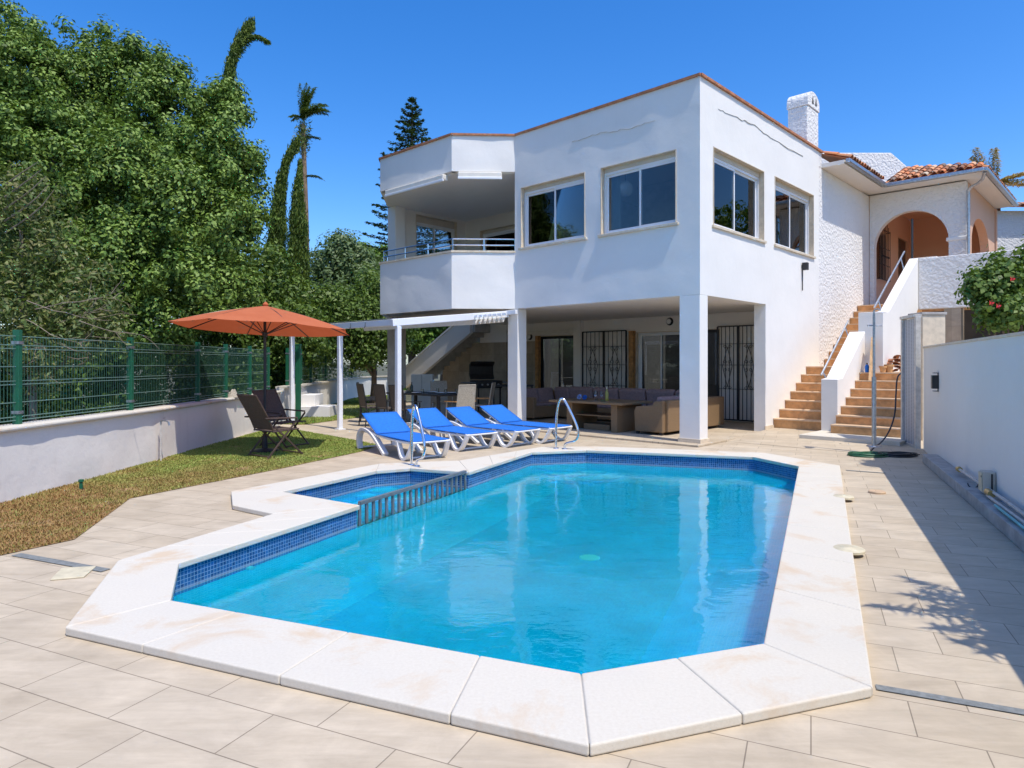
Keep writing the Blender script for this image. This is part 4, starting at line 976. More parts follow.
# solve distance along the wall for a pixel column
def swall(px, off=.2):
    o = Vector((6.19, 10.03, 0)) + W2 * off; r = (px - CX) / F
    t = (r * o.y - o.x) / (W1.x - r * W1.y); return -t, o + W1 * t
def wallz(px, py): s, p = swall(px); return s, CH + (HZ - py) / F * p.y
s, z = wallz(938.5, 382)
wlm = thing('wall_light', 'square black up-and-down wall light on the right boundary wall', 'lamp', onwall(s, z), math.atan2(-W2.y, -W2.x))
MB().box(0, .09, -.06, .06, -.10, .10).build('housing', M['black'], wlm, bevel=.004); m = MB(); m.box(.005, .07, -.05, .05, .13, .14); m.box(.005, .07, -.05, .05, -.14, -.13); m.box(.0, .012, -.012, .012, -.14, .14); m.build('shade_plates', M['black'], wlm)
s, z = wallz(994, 482)
jb = thing('junction_box', 'beige electrical box mounted low on the right boundary wall', 'box', onwall(s, z), math.atan2(-W2.y, -W2.x))
MB().box(0, .11, -.085, .085, -.11, .11).build('case', M['beigealu'], jb, bevel=.008); MB().box(.11, .122, -.075, .075, -.10, .10).build('cover', M['lid'], jb, bevel=.006); MB().box(.118, .126, .055, .068, .05, .07).build('latch', M['black'], jb)
pp = thing('water_pipe', 'long pale pipe with brass joints on the ledge of the right wall', 'pipe', (0, 0, 0))
def ledge(s, off, z): return Vector((6.19, 10.03, 0)) - W1 * s + W2 * off + Vector((0, 0, z))
m = MB(); m.tube([ledge(2.0, .12, .2), ledge(4, .13, .21), ledge(5.3, .13, .2), ledge(14, .13, .2)], .016, 8); m.tube([ledge(3.6, .09, .165), ledge(6, .09, .17), ledge(14, .1, .165)], .014, 8); m.build('pipe_run', M['pvc'], pp, smooth=True)
m = MB(); m.tube([ledge(1.98, .12, .2), ledge(2.06, .12, .2)], .034, 10); m.tube([ledge(3.52, .11, .19), ledge(3.68, .11, .19)], .036, 10); m.tube([ledge(3.6, .11, .19), ledge(3.6, .16, .19)], .02, 8); m.build('joint', M['brass'], pp, smooth=True)
m = MB(); m.tube([ledge(4.1, .05, .16), ledge(5.3, .05, .155)], .012, 8); m.build('teal_sleeve', M['tealpipe'], pp)
m = MB()
for s in (2.9, 5.35, 7): m.tube(arc(ledge(s, .1, .17), .05, math.pi, 2 * math.pi, 8, tuple(W2)), .006, 6); 
m.tube([ledge(3.45, .16, .13), ledge(3.45, .16, .36)], .008, 6); m.build('clip', M['black'], pp)
# perforated gate beyond the wall's end
gt_ = thing('perforated_gate', 'narrow perforated grey metal gate in a beige frame at the right wall end', 'gate', kc)
GD = (Vector((7.07, 12.02, 0)) - Vector((6.92, 11.33, 0))); GL = GD.length; GD.normalize()
def gp_(t, z, o=0): return Vector((6.92, 11.33, 0)) - kc + GD * t * GL / 1.3 + Vector((0, 0, z))
m = MB()
m.bar(gp_(.12, 1.17), gp_(1.18, 1.17), .012, 2.2); m.build('perforated_panel', M['perf'], gt_)
m = MB()
m.bar(gp_(.06, 0), gp_(.06, 2.3), .08, .08, up=tuple(GD)); m.bar(gp_(1.24, 0), gp_(1.24, 2.3), .08, .08, up=tuple(GD)); m.bar(gp_(.0, 2.31), gp_(1.3, 2.31), .12, .05); m.bar(gp_(.12, .05), gp_(1.18, .05), .06, .08); m.build('frame', M['pvc'], gt_, bevel=.004)
pr = thing('gate_pier', 'cream rendered square pier rising behind the end of the right wall', 'pier', (7.70, 12.35, 0), 0)
MB().box(-.2, .22, -.2, .2, 0, 2.38).build('shaft', M['cream'], pr, bevel=.01); MB().box(-.22, .24, -.22, .22, 2.381, 2.43).build('cap', M['concrete'], pr, bevel=.006)

# =====================================================================  SHADE FRAME (pergola)
pg = thing('pergola', 'white metal shade frame with slender posts joined to the house column', 'pergola', (0, 0, 0))
Pp = [Vector((-2.32, 13.55, 0)), Vector((-3.88, 15.0, 0)), Vector((-5.44, 16.45, 0))]
for p in Pp:
    o = MB().box(-.05, .05, -.05, .05, .0, 2.26).build('post', M['whitealu'], pg, bevel=.012); o.location = p; o.rotation_euler[2] = HROT
    q = MB().box(-.09, .09, -.09, .09, .0, .02).build('base_plate', M['whitealu'], o, bevel=.004)
cA = HG(4.82, -.06, 2.63); cB = Vector((*Pp[0][:2], 2.33)); d_ = (cB - cA).normalized()
m = MB(); m.bar(cA, cB + d_ * .15, .10, .15); m.build('side_beam', M['whitealu'], pg, bevel=.012)
m = MB(); m.bar(Vector((*Pp[0][:2], 2.33)) + D1 * .07, Vector((*Pp[2][:2], 2.33)) + D1 * .2, .09, .13); m.build('front_beam', M['whitealu'], pg, bevel=.012)
m = MB(); f2 = HG(9.3, -.06, 2.63) ; m.bar(HG(4.5, -.10, 2.66), f2, .08, .1); m.build('rear_beam', M['whitealu'], pg, bevel=.01)
m = MB(); m.bar(f2, Vector((*Pp[2][:2], 2.33)), .10, .12); m.build('side_beam', M['whitealu'], pg, bevel=.012)
for i in range(7):                                           # retracted awning ribs under the balcony
    k = .04 + .045 * i; a = HG(4.6, -.2, 2.62).lerp(Vector((*(Pp[0] + D1 * .1)[:2], 2.33)), k); b = HG(9.1, -.2, 2.62).lerp(Vector((*Pp[2][:2], 2.33)), k)
    m = MB(); m.bar(a, b, .03, .05); o = m.build('awning_rib', M['whitealu'], pg)
m = MB(); n = 15
for i in range(n):
    k = .03 + .30 * i / (n - 1); z = -.04 - .12 * (i % 2)
    a = HG(4.65, -.2, 2.60).lerp(Vector((*(Pp[0] + D1 * .15)[:2], 2.31)), k); b = HG(9.05, -.2, 2.60).lerp(Vector((*Pp[2][:2], 2.31)), k)
    m.v += [(a.x, a.y, a.z + z), (b.x, b.y, b.z + z)]
m.f = [(2 * i, 2 * i + 1, 2 * i + 3, 2 * i + 2) for i in range(n - 1)]; m.build('folded_cloth', M['shade_cloth'], pg)
m = MB()
for k in (.25, .38, .55, .7, .85):
    q = Pp[0].lerp(Pp[2], k) + Vector((0, 0, 2.3)) - D2 * .06; m.tube([q + Vector((0, 0, .07)), q, q + D1 * .03 + Vector((0, 0, -.05))], .008, 5)
m.tube([Pp[0].lerp(Pp[2], .0) + Vector((0, 0, 2.41)) - D2 * .05, Pp[0].lerp(Pp[2], .9) + Vector((0, 0, 2.41)) - D2 * .05], .008, 5)
m.build('curtain_hook', M['greymetal'], pg)

# =====================================================================  SUN LOUNGERS
def make_lounger():
    t = thing('sun_lounger', 'x', 'sun lounger', (0, 0, 0), 0, 'blue and white sun loungers in a row beside the pool')
    # local: +x = foot end, origin mid length ; width y
    for s in (-1, 1):
        y = s * .29
        m = MB(); rail_ = smoothp([(-.95, y * 1.12, .02), (-.99, y * 1.14, .18), (-.90, y * 1.12, .36), (-.70, y * 1.08, .37), (-.45, y * 1.05, .30), (-.05, y * 1.08, .05), (.02, y * 1.1, .015)], 2)
        for a, b in zip(rail_, rail_[1:]): m.bar(a, b + (b - a) * .1, .05, .10, up=(0, 1, 0))
        m.build('leg', M['whiteplastic'], t, bevel=.012)
        m = MB(); r2 = smoothp([(-.72, y * 1.02, .345), (-.1, y * 1.02, .285), (.55, y * 1.02, .27), (.93, y * 1.02, .285)], 1)
        for a, b in zip(r2, r2[1:]): m.bar(a, b + (b - a) * .05, .04, .06, up=(0, 1, 0))
        m.build('side_rail', M['whiteplastic'], t, bevel=.012)
        m = MB(); r3 = smoothp([(.93, y * 1.05, .30), (.84, y * 1.1, .12), (.74, y * 1.12, .012), (.60, y * 1.12, .03), (.50, y * 1.06, .17), (.42, y * 1.02, .27)], 2)
        for a, b in zip(r3, r3[1:]): m.bar(a, b + (b - a) * .1, .045, .08, up=(0, 1, 0))
        m.build('leg', M['whiteplastic'], t, bevel=.012)
        m = MB(); m.bar((-.28, y, .28), (-.84, y * .98, .575), .035, .035); m.build('backrest_rail', M['whiteplastic'], t, bevel=.008)
        m = MB(); m.bar((-.68, y * .9, .36), (-.58, y * .9, .47), .02, .03); m.build('backrest_strut', M['whiteplastic'], t)
    for x, z in ((-.96, .04), (.70, .03), (-.7, .34), (.92, .285)): m = MB(); m.tube([(x, -.33, z), (x, .33, z)], .016, 8); m.build('cross_bar', M['whiteplastic'], t, smooth=True)
    def sheet_(p0, p1, name, sag, n=10):
        m = MB(); p0, p1 = Vector(p0), Vector(p1)
        for i in range(n + 1):
            for j in range(7):
                q = p0.lerp(p1, i / n); y = -.33 + .66 * j / 6
                q = q + Vector((0, y, -sag * math.sin(math.pi * i / n) * (1 - (2 * j / 6 - 1) ** 2) ))
                m.v.append(tuple(q))
        for i in range(n):
            for j in range(6): a = i * 7 + j; m.f.append((a, a + 7, a + 8, a + 1))
        o = m.build(name, M['blue'], t, smooth=True); sm = o.modifiers.new('thickness', 'SOLIDIFY'); sm.thickness = .012; return o
    sheet_((-.30, 0, .325), (.93, 0, .315), 'seat_cloth', .02); sheet_((-.87, 0, .635), (-.30, 0, .335), 'backrest_cloth', .02)
    return t
l0 = make_lounger()
spots = [((431, 441), 'blue sun lounger farthest left of the four, next to the spa and the lawn'), ((482, 433.3), 'blue sun lounger second from the spa, behind the pool handrail'),
         ((528, 430), 'blue sun lounger third from the spa, between two other loungers'), ((561, 427), 'blue sun lounger farthest right, nearest the wicker sofa')]
for i, ((x, y), lab) in enumerate(spots):
    o = l0 if i == 0 else copy_tree(l0); f_ = G(x, y, .3); f_.z = 0
    ang = math.atan2(-.80, .60) if i == 0 else math.atan2(-.74, .67) if i == 1 else math.atan2(-.66, .75)
    o.location = f_ - Vector((math.cos(ang), math.sin(ang), 0)) * .93; o.rotation_euler[2] = ang; o['label'] = lab
# =====================================================================  PARASOL AND FOLDING CHAIRS
pa = thing('parasol', 'open terracotta-orange octagonal parasol on a black pole over the folding chairs', 'parasol', (-4.18, 11.25, 0))
m = MB(); m.tube([(0, 0, .02), (0, 0, 1.3), (0, .0, 2.46)], .024, 10); m.build('pole', M['blackparasol'], pa, smooth=True)
m = MB(); m.lathe([(.001, .0), (.24, 0), (.24, .03), (.05, .06), (.04, .3), (.001, .3)], 24); m.build('base', M['blackparasol'], pa, smooth=True)
apx = Vector((0, .03, 2.47)); tips = []
for k in range(8):
    a = math.pi / 8 + k * math.pi / 4 + .18; x, y = 1.47 * math.cos(a), 1.47 * math.sin(a); tips.append(Vector((x, y, 2.08 - .05 * y - .03 * x)))
m = MB(); n = 8
for k in range(8):
    A, B = tips[k], tips[(k + 1) % 8]
    for i in range(n + 1):
        for j in range(n + 1):
            t_ = i / n; e = A.lerp(B, j / n); q = apx.lerp(e, t_); w = 4 * (j / n) * (1 - j / n)
            q.z += .03 * math.sin(math.pi * t_) - .012 * w * t_; e2 = 1 - .012 * w * t_; q.x = apx.x + (q.x - apx.x) * e2; q.y = apx.y + (q.y - apx.y) * e2; m.v.append(tuple(q))
    kk = k * (n + 1) ** 2
    for i in range(n):
        for j in range(n): a = kk + i * (n + 1) + j; m.f.append((a, a + n + 1, a + n + 2, a + 1))
o = m.build('canopy', M['canopy'], pa)
m = MB()
for k in range(8): m2 = MB(); q = [apx.lerp(tips[k], t_) + Vector((0, 0, .045 * math.sin(math.pi * t_) - .018)) for t_ in (0, .25, .5, .75, .99)]; m2.tube(q, .009, 6); r_ = m2.build('rib', M['blackparasol'], pa); m3 = MB(); m3.tube([(0, 0, 1.98), q[2]], .008, 6); m3.build('strut', M['blackparasol'], r_)
MB().lathe([(.035, 1.94), (.045, 1.96), (.045, 2.02), (.03, 2.04)], 12).build('hub', M['blackparasol'], pa); MB().lathe([(.04, 2.465), (.05, 2.49), (.02, 2.53), (.001, 2.54)], 12, (0, .03, 0)).build('top_cap', M['canopy'], pa, smooth=True)
def make_folding():
    t = thing('folding_chair', 'x', 'chair', (0, 0, 0), 0, 'brown folding garden chairs under the parasol')
    # faces +x ; width along y
    for s in (-1, 1):
        y = s * .27
        m = MB(); m.tube(smoothp([(-.18, y, .43), (-.26, y, .62), (-.48, y, 1.0)], 1), .014, 8); m.build('back_tube', M['bronze'], t, smooth=True)
        m = MB(); m.bar((-.30, y * 1.05, .0), (.24, y * 1.05, .60), .03, .018, up=(0, 1, 0)); m.build('leg', M['bronze'], t, bevel=.004)
        m = MB(); m.bar((.36, y * 1.0, .0), (-.16, y * 1.0, .50), .03, .018, up=(0, 1, 0)); m.build('leg', M['bronze'], t, bevel=.004)
        m = MB(); m.bar((-.34, y * 1.1, .64), (.22, y * 1.1, .62), .05, .025); m.build('armrest', M['bronze'], t, bevel=.01)
        m = MB(); m.tube([(-.20, y, .42), (.27, y, .44)], .013, 8); m.build('seat_rail', M['bronze'], t)
    for x, z in ((-.48, 1.0), (-.28, .04), (.33, .04)): m = MB(); m.tube([(x, -.28, z), (x, .28, z)], .012, 8); m.build('cross_bar', M['bronze'], t)
    m = MB(); m.obox((.03, 0, .43), (.24, 0, .008), (0, .255, 0), (0, 0, .006)); m.build('seat', M['sling'], t)
    m = MB(); a, b, c = Vector((-.19, 0, .45)), Vector((-.27, 0, .63)), Vector((-.475, 0, .99))
    for p, q in ((a, b), (b, c)): m.bar(p, q, .52, .01)
    m.build('backrest', M['sling'], t)
    return t
fc0 = make_folding(); fc0.location = (-3.83, 10.72, 0); fc0.rotation_euler[2] = math.atan2(.78, .62); fc0['label'] = 'brown folding chair nearer the pool, seen from behind left of the parasol pole'
fc1 = copy_tree(fc0); fc1.location = (-4.12, 12.0, 0); fc1.rotation_euler[2] = -.45; fc1['label'] = 'brown folding chair farther back, just right of the parasol pole'
cl = thing('folded_cloth', 'small crumpled pale cloth lying on top of the low wall behind the chairs', 'cloth', (-5.6, 13.3, .815))
bm_ = MB(); bm_.lathe([(.001, .12), (.05, .13), (.09, .07), (.12, .02), (.13, 0)], 14); bm_.v = [(x * (1 + .3 * math.sin(7 * y * 9)), y * (1 + .3 * math.cos(60 * x)), z * (1 + .3 * math.sin(50 * x))) for x, y, z in bm_.v]; bm_.build('cloth', M['peach'] if False else M['slinglight'], cl, smooth=True)
# =====================================================================  POOL HANDRAILS
def handrail(loc, ang, label):
    t = thing('pool_handrail', label, 'handrail', loc, ang)
    for s in (-.0,):
        m = MB(); p = smoothp([(0, 0, 0), (0, 0, .5), (.05, 0, .82), (.13, 0, .86), (.20, 0, .76), (.38, 0, .42), (.42, 0, .25), (.36, 0, .14), (.24, 0, .11), (.16, 0, .08), (.16, 0, .0)], 3)
        m.tube(p, .021, 12); m.build('rail_tube', M['chrome'], t, smooth=True)
    m = MB(); m.lathe([(.001, .012), (.045, .010), (.05, 0)], 16); m.lathe([(.001, .012), (.045, .010), (.05, 0)], 16, (.16, 0, 0)); m.build('floor_flange', M['chrome'], t, smooth=True)
h1 = handrail(G(411.5, 464.5, .05), math.atan2(-.8, .55), 'chrome handrail at the spa edge in front of the left loungers')
h2 = handrail(G(556, 448.3, .05), math.atan2(-.45, .85), 'chrome handrail at the far pool edge in front of the wicker sofa')
# second, submerged post of the far rail
m = MB(); q = G(562, 452, .05); m.tube([(.0, 0, 0), (.0, 0, -.42)], .021, 10); o = m.build('lower_tube', M['chrome'], h2); o.location = (.30, -.12, .0); o['label'] = 'lower rail post standing in the water'
# =====================================================================  SHOWER AND HOSE
sh = thing('garden_shower', 'tall slim metal garden shower post beside the lower stairs', 'shower', tuple(G(874, 446.5, .1)))
sh.location = tuple(G(874, 446.5, .12))
m = MB(); m.tube([(0, 0, 0), (0, 0, 1.15)], .035, 10); m.tube([(0, 0, 1.15), (0, 0, 2.2)], .02, 10); m.build('column', M['steel'], sh, smooth=True)
m = MB(); m.tube([(-.11, 0, 2.0), (.13, 0, 2.0)], .012, 8); m.tube(smoothp([(0, 0, 2.18), (0, 0, 2.26), (.03, -.06, 2.27), (.03, -.14, 2.24)], 1), .014, 8); m.build('crossbar', M['steel'], sh)
MB().lathe([(.001, .03), (.03, .03), (.085, .0), (.001, -.005)], 18, (.03, -.15, 2.2)).build('shower_head', M['whiteplastic'], sh, smooth=True)
MB().lathe([(.001, .02), (.11, .018), (.12, 0)], 20).build('foot_plate', M['steel'], sh)
hs = thing('garden_hose', 'coiled green and black garden hose on the paving, its end climbing the gate frame', 'hose', G(882, 456))
for j, (mt, cx, n) in enumerate((('hoseg', -.22, 5), ('hoseb', .25, 6))):
    pts = []
    for i in range(n * 18):
        a = i / 18 * 2 * math.pi; r = .34 - .028 * (i / 18) + .02 * math.sin(a * 1.7 + j); pts.append((cx + r * math.cos(a), r * .62 * math.sin(a) + .02 * math.sin(a * .7), .016 + .022 * (int(i / 18) % 2) + .006 * math.sin(a * 2.3)))
    MB().tube(pts, .013, 6).build('coil', M[mt], hs, smooth=True)
hl = sh.location; e = G(882, 456)
w0 = G(896, 448, 0) - e
q1 = P(897, 375, 12.15) - e; q0 = P(893, 420, 12.0) - e
m = MB(); m.tube(smoothp([(-.1, .12, .03), (.0, .35, .05), P(885, 440, 11.6) - e, P(895, 418, 11.9) - e, P(896, 392, 12.0) - e, P(897, 377, 12.05) - e, P(901, 373, 12.1) - e], 2), .014, 6); m.build('riser', M['hoseb'], hs, smooth=True)
# junk on the platform : plank, pots, stacked tiles, bottles
pk = thing('wooden_plank', 'pine plank leaning on the stair parapet beside the steps', 'plank', HG(-1.52, 4.3, 1.05), HROT); MB().bar((0, -.12, 0), (.55, -.02, .95), .24, .03, up=(0, 1, 0)).build('board', M['plank'], pk)
for i, (px, py, lab) in enumerate([(894, 371, 'lowest'), (895, 364.5, 'second from the bottom'), (897, 358, 'third from the bottom'), (898, 351, 'fourth from the bottom'), (900, 344, 'topmost')]):
    o = MB(); kk = 9; o.v = []; L = .42
    for q in range(2):
        for a in range(kk + 1):
            for tt in (0, L): an = math.pi * a / kk; r = .1 - .016 * q; o.v.append((tt, r * math.cos(an), r * math.sin(an) * .7))
    for q in range(2):
        b0 = q * (kk + 1) * 2
        for a in range(kk): o.f.append((b0 + 2 * a, b0 + 2 * a + 1, b0 + 2 * a + 3, b0 + 2 * a + 2))
    for a in range(kk): o.f.append((2 * a, 2 * a + 2, (kk + 1) * 2 + 2 * a + 2, (kk + 1) * 2 + 2 * a))
    ob = o.build('roof_tile', M['terracotta'], None); q_ = P(896, 370, 14.4); ob.location = (q_.x + rnd.uniform(-.05, .05), q_.y, 1.31 + .075 * i); ob.rotation_euler = (rnd.uniform(-.08, .08), rnd.uniform(-.1, .1), rnd.uniform(.7, 1.5)); tag(ob, 'spare clay roof tile in the heap beside the upper stairs, ' + lab, 'roof tile', 'spare roof tiles heaped beside the upper stairs')
for i, (px, lab, mt) in enumerate([(867, 'small blue plastic bottle on the stair platform beside the plank', 'blue'), (872, 'small white plastic bottle on the stair platform beside the blue one', 'whiteplastic')]):
    p_ = P(px, 370, 14.35); p_.z = 1.3
    t = thing('bottle', lab, 'bottle', p_); MB().lathe([(.001, 0), (.04, 0), (.04, .13), (.015, .17), (.001, .17)], 12).build('body', M[mt], t, smooth=True); MB().lathe([(.017, .171), (.017, .2), (.001, .2)], 10).build('cap', M['black'], t)
for (px, lab, s_) in [(883, 'small clay flower pot on the stair platform, nearest the pillar', 1.0), (889, 'small clay flower pot on the stair platform beside the tile heap', 1.25)]:
    p_ = P(px, 370, 14.2); p_.z = 1.3; t = thing('flower_pot', lab, 'pot', p_); MB().lathe([(.001, 0), (.05 * s_, 0), (.07 * s_, .12 * s_), (.06 * s_, .12 * s_), (.05 * s_, .03)], 14).build('pot_body', M['step'], t, smooth=True); MB().lathe([(.072 * s_, .1 * s_), (.08 * s_, .1 * s_), (.08 * s_, .135 * s_), (.07 * s_, .135 * s_)], 14).build('rim', M['step'], t, smooth=True)
gr_ = thing('fallen_twig', 'small dark crooked twig lying on the paving in front of the stairs', 'twig', G(844, 446)); MB().tube([(-.14, 0, .012), (-.06, .02, .03), (.05, -.03, .018), (.12, -.02, .012)], [.012, .014, .01, .006], 6).build('stick', M['trunk'], gr_)
# =====================================================================  WICKER SOFA AND TABLE (house axes)
sf = thing('corner_sofa', 'U-shaped rattan garden sofa with mauve-brown cushions on the covered terrace', 'sofa', HC, HROT)
def bx(n, a, mat='wicker', par=None, bev=.02): return MB().box(*a).build(n, M[mat], par or sf, bevel=bev)
z0 = .09
ra = MB(); ra.extr([(.64, 1.16, z0), (.64, 1.82, z0), (.64, 1.84, .5), (.64, 1.80, .60), (.64, 1.40, .64), (.64, 1.36, .72), (.64, 1.16, .74)], (.12, 0, 0)); ra.build('end_panel', M['wicker'], sf, bevel=.02)
bx('base', (.76, 2.4, 1.16, 1.84, z0, .38)); bx('back_panel', (.76, 3.1, 1.10, 1.24, .1, .74))
bx('base', (2.4, 3.05, 1.24, 6.1, z0, .38)); bx('back_panel', (3.05, 3.2, 1.1, 6.2, .1, .74))
bx('base', (1.6, 2.4, 5.45, 6.1, z0, .38)); bx('back_panel', (1.6, 3.1, 6.1, 6.24, .1, .66)); bx('end_panel', (1.48, 1.6, 5.4, 6.24, z0, .62))
for v in (.7, 2.2):
    for u in (1.22, 1.78): MB().box(v - .03, v + .03, u - .03, u + .03, .035, z0).build('foot', M['black'], sf)
def cushion(c, a, b, d, name='back_cushion'):
    o = MB().obox((0, 0, 0), a, b, d).build(name, M['cushion'], sf, bevel=.05, seg=4); o.location = c; return o
for u in (1.75, 2.55, 3.35, 4.15, 4.95): cushion((2.93, u + .02, .62), (.075, 0, .03), (0, .385, 0), (-.05, 0, .24))
for v in (1.15, 1.95): cushion((v, 1.34, .60), (.385, 0, 0), (0, .07, .02), (0, -.03, .2))
for v in (1.95, 2.6): cushion((v, 6.0, .6), (.32, 0, 0), (0, .07, -.02), (0, .05, .22))
cushion((2.9, 5.6, .62), (.075, 0, .03), (0, .25, 0), (-.05, 0, .22))
for a in ((.8, 2.4, 1.3, 1.82), (2.4, 2.9, 1.3, 3.6), (2.4, 2.9, 3.62, 6.0), (1.62, 2.4, 5.47, 6.0)):
    MB().box(*a, .382, .46).build('seat_cushion', M['cushion'], sf, bevel=.03, seg=3)
tw = thing('rattan_table', 'rattan dining table with two slab legs and a lower shelf in front of the sofa', 'table', HC, HROT)
MB().box(.38, 1.55, 1.95, 3.95, .62, .67).build('tabletop', M['wicker'], tw, bevel=.008)
for u in (2.15, 3.35): MB().box(.48, 1.42, u, u + .16, .035, .62).build('leg', M['wicker'], tw, bevel=.01)
MB().box(.6, 1.3, 2.31, 3.35, .34, .37).build('shelf', M['wicker'], tw, bevel=.006); MB().box(.7, 1.2, 2.5, 3.2, .036, .16).build('lower_box', M['wicker'], tw, bevel=.006)
tz = .671
bo = thing('wine_bottle', 'pale yellow wine bottle standing near the right end of the rattan table', 'bottle', HG(2.75, .95, tz)); MB().lathe([(.001, 0), (.037, 0), (.038, .18), (.015, .23), (.013, .29), (.001, .29)], 16).build('body', M['amber'], bo, smooth=True); MB().lathe([(.0145, .25), (.015, .31), (.001, .312)], 12).build('foil', M['lid'], bo, smooth=True)
gl0 = None
for i, (u, v, lab) in enumerate([(2.93, 1.0, 'stemmed glass on the rattan table, nearest the wine bottle'), (3.02, .9, 'stemmed glass in the middle of the three on the rattan table'), (3.10, 1.02, 'stemmed glass on the rattan table, nearest the towels')]):
    if gl0 is None:
        gl0 = t = thing('wine_glass', lab, 'glass', (0, 0, 0), 0, 'stemmed glasses on the rattan table'); MB().lathe([(.001, .004), (.033, .002), (.004, .012), (.004, .08)], 14).build('stem', M['clear'], t, smooth=True); MB().lathe([(.004, .08), (.035, .11), (.042, .15), (.034, .2)], 16).build('bowl', M['clear'], t, smooth=True)
    else: t = copy_tree(gl0); t['label'] = lab
    t.location = HG(u, v, tz)
for (u, v, lab, mt, r) in [(3.55, 1.0, 'rolled blue and white towel on the rattan table, left one', 'towel', .06), (3.36, .95, 'plain blue rolled towel on the rattan table, right one', 'blue', .055)]:
    t = MB(); pts = []
    for i in range(60): a = i / 60 * 6 * math.pi; rr = r * (.25 + .75 * i / 60); pts.append((rr * math.cos(a), rr * math.sin(a)))
    for x in (-.11, .11): t.v += [(x, p[0], p[1] + r) for p in pts]
    t.f = [(i, i + 1, 61 + i, 60 + i) for i in range(59)]
    o = t.build('rolled_towel', M[mt]); o.location = HG(u, v, tz); o.rotation_euler[2] = HROT + .6; sm = o.modifiers.new('thickness', 'SOLIDIFY'); sm.thickness = .008; tag(o, lab, 'towel')
# =====================================================================  DINING GROUP, BARBECUE
dt = thing('dining_table', 'long dark outdoor dining table under the balcony, laid with crockery', 'table', G(427, 424), HROT + math.pi / 2)
dt.location = (-2.15, 16.7, 0.0)
MB().box(-1.05, 1.05, -.48, .48, .71, .75).build('tabletop', M['black'], dt, bevel=.006)
for x in (-.95, .95):
    for y in (-.4, .4): MB().box(x - .035, x + .035, y - .035, y + .035, 0.0, .71).build('leg', M['black'], dt)
def make_dchair(seatm, frame, arm):
    t = thing('dining_chair', 'x', 'chair', (0, 0, 0), 0, None)
    for s in (-1, 1):
        MB().tube(smoothp([(-.24, s * .23, 0), (-.2, s * .23, .44), (-.3, s * .22, 1.0)], 1), .015, 8).build('leg', frame, t, smooth=True)
        MB().tube([(.24, s * .24, 0), (.21, s * .24, .6)], .015, 8).build('leg', frame, t, smooth=True)
        m = MB(); m.bar((-.24, s * .25, .63), (.25, s * .26, .62), .05, .02); m.build('armrest', arm, t, bevel=.006)
    MB().box(-.2, .24, -.23, .23, .43, .46).build('seat', seatm, t, bevel=.01)
    m = MB(); m.bar((-.205, 0, .47), (-.295, 0, .99), .44, .02); m.build('backrest', seatm, t, bevel=.006)
    m = MB(); m.tube([(-.3, -.22, 1.0), (-.3, .22, 1.0)], .015, 8); m.build('top_bar', frame, t)
    return t
da = make_dchair(M['sling'], M['black'], M['black']); dbb = make_dchair(M['slinglight'], M['slinglight'], M['wood'])
used = {}
def put(src, px, py, ang, lab, grp, Y=None):
    o = src if src not in used else copy_tree(src); used[src] = 1; o['label'] = lab; o['group'] = grp
    o.location = (px, py, 0); o.rotation_euler[2] = ang
gA, gB = 'dark sling chairs along the dining table', 'pale woven chairs with wooden arms at the dining table'
aT = HROT + math.pi / 2
put(da, -3.35, 15.9, .55, 'dark sling dining chair nearest the white post, at the left of the table', gA)
put(da, -3.62, 16.9, .15, 'dark sling dining chair half hidden behind the one nearest the post', gA)
put(da, -2.86, 15.55, .75, 'dark sling dining chair second from the left, facing the table', gA)
put(da, -2.42, 15.1, .9, 'dark sling dining chair mostly behind the pergola corner post', gA)
put(dbb, -1.18, 15.2, 2.2, 'pale woven dining chair with its back to the pool, between two loungers', gB)
put(dbb, -1.9, 17.9, -1.2, 'pale woven dining chair on the far side of the table with orange-brown arms', gB)
put(dbb, -.75, 16.6, 3.0, 'pale woven dining chair at the right end of the table near the barbecue', gB)
for name, lab, loc, prof, mt in [('wine_bottle', 'dark wine bottle on the dining table, leftmost', (-2.9, 17.0), [(.001, 0), (.04, 0), (.04, .2), (.015, .25), (.014, .32), (.001, .32)], 'bottle'),
                                 ('wine_bottle', 'dark short bottle on the dining table beside the salad bowl', (-2.55, 16.9), [(.001, 0), (.035, 0), (.035, .16), (.014, .21), (.001, .26)], 'bottle')]:
    t = thing(name, lab, 'bottle', (*loc, .751)); MB().lathe(prof, 14).build('body', M[mt], t, smooth=True); MB().lathe([(.016, prof[-1][1] - .03), (.016, prof[-1][1] + .004), (.001, prof[-1][1] + .005)], 10).build('cork_cap', M['black'], t)
t = thing('salad_bowl', 'bowl of green salad on the dining table', 'bowl', (-2.72, 16.6, .751)); MB().lathe([(.001, .0), (.06, .0), (.13, .07), (.125, .07), (.05, .012)], 18).build('bowl_shell', M['whiteplastic'], t, smooth=True)
C_ = rng.normal(size=(160, 3)) * [.055, .055, .02] + [0, 0, .075]; leaf_mesh('salad_leaves', C_, unit(rng.normal(size=(160, 3))), .05, M['leaf_lime'], t)
